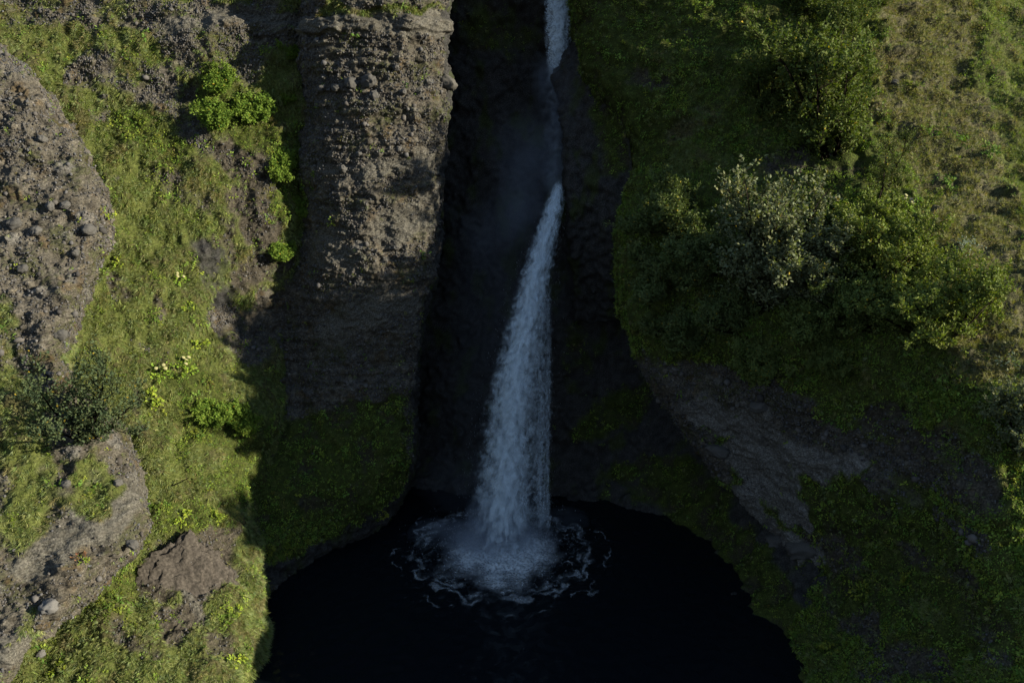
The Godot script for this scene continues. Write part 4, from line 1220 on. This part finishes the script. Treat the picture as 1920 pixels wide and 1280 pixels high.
func build_boulders() -> void:
	var pc: Node = patches.pillar_cliff.node
	var nb: Node = patches.near_buttress.node
	var rh: Node = patches.right_hillside.node
	var gs: Node = patches.gully_slope.node
	var grey := Color(0.19, 0.185, 0.17)
	boulder(pc, "boulder", 1, 836, 158, Vector3(0.75, 0.5, 0.6), Vector3(0, 0, -0.6), 0.15, Color(0.20, 0.19, 0.165), "grey boulder sticking out of the pillar's right edge")
	for a in [[690, 150, 0.55], [655, 158, 0.5], [702, 176, 0.34], [628, 163, 0.3], [742, 128, 0.26], [756, 172, 0.24], [600, 166, 0.26], [640, 318, 0.34], [748, 278, 0.24], [670, 285, 0.24]]:
		boulder(pc, "boulder", int(a[0]), a[0], a[1], Vector3(1.1, 0.9, 0.9) * a[2], Vector3(a[0], a[1], 0.3), 0.1 * a[2], grey * (0.75 + 0.4 * fmod(a[0] * 0.37, 1.0)), "")
	for a in [[165, 432, 0.36], [75, 262, 0.28], [25, 415, 0.38], [92, 388, 0.28], [120, 384, 0.26], [66, 430, 0.3], [40, 500, 0.26], [112, 628, 0.34], [140, 470, 0.24], [78, 706, 0.3], [218, 905, 0.22], [246, 1015, 0.3], [120, 905, 0.24]]:
		boulder(nb, "boulder", int(a[0]), a[0], a[1], Vector3(1.15, 0.85, 0.95) * a[2], Vector3(a[0], a[1], 0.5), 0.25 * a[2], grey * (0.8 + 0.4 * fmod(a[0] * 0.53, 1.0)), "")
	for a in [[1345, 845, 0.7], [1500, 1030, 0.9], [1450, 1010, 0.7], [1705, 372, 0.3], [1683, 152, 0.32], [1420, 760, 0.5], [1590, 265, 0.55]]:
		boulder(rh, "boulder", int(a[0]), a[0], a[1], Vector3(1.45, 0.75, 1.1) * a[2], Vector3(0.3, a[1], 0.35), -0.22 * a[2], (grey if a[1] < 1100 else Color(0.12, 0.115, 0.105)), "")
	for a in [[432, 1075, 0.5], [300, 590, 0.3], [215, 335, 0.34], [200, 350, 0.26]]:
		boulder(gs, "boulder", int(a[0]), a[0], a[1], Vector3(1.0, 1.2, 0.9) * a[2], Vector3(0.2, a[1], 0.2), -0.12, Color(0.13, 0.118, 0.10), "")
	var kg := ground_at(352, 1098)
	var km: StandardMaterial3D = mats.stone.duplicate()
	km.albedo_color = Color(0.155, 0.135, 0.11).linear_to_srgb()
	km.vertex_color_use_as_albedo = false
	km.uv1_scale = Vector3.ONE * 0.6
	var kr := mesh_node(numbered("boulder"), stone_mesh(412, 5), km, self)
	var kn := Vector3(0.30, 0.50, 0.81).normalized()
	var kx := kn.cross(Vector3(0.3, 1.0, 0.1)).normalized()
	kr.transform = Transform3D(Basis(kx, kn, kx.cross(kn)) * Basis(Vector3.UP, 0.7) * Basis.from_scale(Vector3(2.5, 0.62, 2.9)), kg[1] - kn * 0.16)
	tag(kr, "large brown rock set in the grassy knoll above the pool", "rock")
	boulder(self, "boulder", 9, 90, 1138, Vector3(0.42, 0.34, 0.4), Vector3(0.2, 0.6, 0.1), 0.1, Color(0.30, 0.295, 0.28), "pale rounded boulder on the gravel shelf low on the left", "boulder")
	boulder(self, "boulder", 10, 78, 1220, Vector3(0.26, 0.22, 0.24), Vector3(0.5, 0.2, 0.4), 0.06, Color(0.26, 0.255, 0.24), "small grey boulder in the grass below the pale rounded boulder", "boulder")

func plant_kind(sd: int, leaves: int, r: float, lw: float, tall: float, heads: int, c: Color, c2: Color, headc: Color) -> Dictionary:
	rng.seed = sd
	var v := PackedVector3Array()
	var n := PackedVector3Array()
	var idx := PackedInt32Array()
	var col := PackedColorArray()
	var sv := PackedVector3Array()
	var sn := PackedVector3Array()
	var si := PackedInt32Array()
	var spots := []
	for b in leaves:
		var an := rng.randf() * TAU
		var el := rng.randf_range(0.15, 1.1)
		var out := Vector3(cos(an) * cos(el), sin(el), sin(an) * cos(el))
		var tip := out * r * rng.randf_range(0.5, 1.0)
		add_tube(sv, sn, si, [Vector3.ZERO, tip * 0.5 + Vector3.UP * 0.05, tip], 0.008, 0.004)
		for k in 9:
			var c3 := vary(c.lerp(c2, rng.randf()), 0.2)
			add_leaf(v, n, idx, tip + Vector3(rng.randfn(), rng.randfn() * 0.5, rng.randfn()) * r * 0.16, Vector3(out.x + rng.randfn() * 0.5, rng.randf_range(-0.3, 0.4), out.z + rng.randfn() * 0.5).normalized(), lw * rng.randf_range(1.1, 1.8), lw * rng.randf_range(0.7, 1.0))
			for e in 4: col.append(c3)
	for b in heads:
		var an := rng.randf() * TAU
		var p := Vector3(cos(an) * r * 0.4, tall * rng.randf_range(0.8, 1.1), sin(an) * r * 0.4)
		add_tube(sv, sn, si, [Vector3.ZERO, p * 0.5, p], 0.012, 0.006)
		spots.append(p)
	var d := {"leaves": arrays_mesh(v, n, idx, col), "stem": arrays_mesh(sv, sn, si), "spots": spots, "head": stone_mesh(sd, 2), "headmat": plain(headc, 0.7, 0.2, false)}
	return d

func plant(called: String, kind: Dictionary, px: float, py: float, scl: float, turn: float, label: String) -> void:
	var g := ground_at(px, py)
	var o := Node3D.new()
	o.name = numbered(called)
	add_child(o)
	var up: Vector3 = (Vector3.UP * 0.55 + g[2] * 0.6).normalized()
	var x := up.cross(Vector3(0.1, 0.2, 1.0)).normalized()
	o.transform = Transform3D(Basis(x, up, x.cross(up)) * Basis(Vector3.UP, turn) * Basis.from_scale(Vector3.ONE * scl), g[1] - up * 0.03)
	mesh_node("stem", kind.stem, mats.stalk, o)
	mesh_node("leaves", kind.leaves, mats.leaf, o)
	for p in kind.spots:
		var f := mesh_node("flower_head", kind.head, kind.headmat, o)
		f.transform = Transform3D(Basis(Vector3.UP, p.x * 9.0) * Basis.from_scale(Vector3(0.13, 0.06, 0.13)), p)
	tag(o, label, "plant")

func build_plants() -> void:
	mats.stalk = plain(Color(0.13, 0.16, 0.05), 0.8, 0.3, false)
	var lime := plant_kind(21, 12, 0.45, 0.10, 0.0, 0, Color(0.17, 0.26, 0.03), Color(0.27, 0.32, 0.045), Color.WHITE)
	var angel := plant_kind(22, 11, 0.5, 0.10, 0.55, 4, Color(0.14, 0.24, 0.03), Color(0.22, 0.30, 0.04), Color(0.28, 0.27, 0.13))
	var silver := plant_kind(23, 14, 0.5, 0.08, 0.0, 0, Color(0.12, 0.155, 0.10), Color(0.18, 0.215, 0.15), Color.WHITE)
	var rusty := plant_kind(24, 11, 0.35, 0.09, 0.0, 0, Color(0.17, 0.08, 0.045), Color(0.20, 0.13, 0.07), Color.WHITE)
	var deep := plant_kind(25, 13, 0.5, 0.11, 0.0, 0, Color(0.07, 0.14, 0.025), Color(0.12, 0.19, 0.03), Color.WHITE)
	var shade := plant_kind(26, 12, 0.5, 0.10, 0.0, 0, Color(0.16, 0.20, 0.03), Color(0.24, 0.24, 0.04), Color.WHITE)
	plant("angelica_plant", angel, 303, 700, 0.9, 0.2, "pale headed plant at the top of the row beside the dirt runnel")
	plant("angelica_plant", angel, 340, 690, 1.0, 1.7, "leafy plant with pale heads next to the shadowed gully rock")
	plant("lime_plant", lime, 284, 745, 0.95, 2.2, "bright lime plant just right of the dark open shrub")
	plant("lime_plant", lime, 375, 640, 0.8, 0.2, "lime plant on the shadow edge under the dark gully rock")
	plant("lime_plant", lime, 350, 575, 0.6, 4.2, "small lime plant right of the bare patch in the gully")
	plant("angelica_plant", angel, 335, 520, 0.7, 3.3, "pale headed plant above the bare patch in the gully")
	plant("lime_plant", lime, 215, 490, 0.7, 1.2, "lime plant against the buttress at mid height")
	plant("lime_plant", lime, 200, 400, 0.8, 5.2, "bright leafy plant hugging the buttress's widest bulge")
	plant("rusty_plant", rusty, 145, 1040, 0.6, 0.5, "rusty brown plant in a crack of the tilted gravel slab")
	plant("lime_plant", lime, 152, 1052, 0.45, 2.5, "small green plant just below the rusty brown plant")
	plant("lime_plant", lime, 435, 1238, 0.9, 0.7, "bright lime plant at the tip of the grassy knoll")
	plant("lime_plant", lime, 440, 1145, 0.6, 3.7, "lime plant at the right side of the knoll above the water")
	plant("lime_plant", lime, 335, 965, 0.8, 1.1, "leafy lime plant under the dead branch")
	plant("lime_plant", lime, 400, 965, 0.7, 2.1, "lime plant between the dead branch and the shadow edge")
	plant("lime_plant", lime, 105, 1258, 0.7, 4.0, "yellow green plant at the bottom left corner")
	plant("shade_plant", shade, 718, 965, 0.6, 0.4, "yellowish plant on the shaded bank tip nearest the fall")
	plant("shade_plant", shade, 500, 1030, 0.7, 1.4, "yellowish plant on the shaded bank beside the sunlit knoll")
	plant("shade_plant", shade, 545, 1028, 0.7, 2.4, "yellow tipped plant low on the shaded bank by the water")
	plant("shade_plant", shade, 1620, 1110, 1.0, 0.9, "yellow green plant on the shaded slope at the lower right")
	plant("shade_plant", shade, 1555, 1215, 0.8, 2.9, "leafy plant on the right bank above the water")
	plant("shade_plant", shade, 1700, 1080, 0.7, 3.9, "small yellowish plant right of the lower right yellow green plant")
	plant("silver_plant", silver, 1812, 468, 1.0, 0.3, "silvery leaved plant on the dry slope right of the thicket")
	plant("silver_plant", silver, 1890, 682, 0.9, 1.3, "silvery leaved plant near the right edge below the dry slope")
	plant("leafy_plant", deep, 1745, 245, 1.1, 0.1, "dark leafy plant in the dry grass right of the tall birch")
	plant("leafy_plant", deep, 1790, 255, 0.9, 1.6, "dark leafy plant at the right of a pair in the dry grass")
	plant("leafy_plant", deep, 1855, 280, 0.8, 3.1, "green leafy plant alone on the dry slope farther right")
	plant("angelica_plant", angel, 1690, 385, 0.9, 2.6, "tall plant with dry seed heads above the yellow green bush")
	plant("angelica_plant", angel, 1560, 388, 0.9, 4.6, "plant with brown seed heads behind the bright green bush")
	plant("leafy_plant", deep, 1780, 345, 0.8, 0.6, "leafy plant in the dark hollow of the dry slope")

func build_branch() -> void:
	rng.seed = 31
	var g := ground_at(330, 915)
	var v := PackedVector3Array()
	var n := PackedVector3Array()
	var idx := PackedInt32Array()
	var main := bent(Vector3(-0.5, 0.05, 0), Vector3(1, 0.18, 0.1).normalized(), 1.1, 0.1, 0.1, 6)
	add_tube(v, n, idx, main, 0.035, 0.015)
	for k in 5:
		add_tube(v, n, idx, bent(main[1 + k], Vector3(0.6, rng.randf_range(-0.6, 0.7), rng.randf_range(0, 0.6)).normalized(), rng.randf_range(0.25, 0.6), 0.0, 0.2, 3), 0.013, 0.005)
	var o := mesh_node("dead_branch", arrays_mesh(v, n, idx), plain(Color(0.34, 0.28, 0.20), 0.9, 0.2, false), self)
	o.position = g[1] + g[2] * 0.12
	tag(o, "bleached dead branch lying in the leaves above the knoll", "branch")

func _ready() -> void:
	t0 = Time.get_ticks_msec()
	set_up_view()
	make_materials()
	stage("materials")
	build_terrain()
	build_pool()
	build_falls()
	build_mist()
	stage("water")
	build_stones()
	build_ground_cover()
	build_shrubs()
	build_boulders()
	build_plants()
	build_branch()
	stage("done")
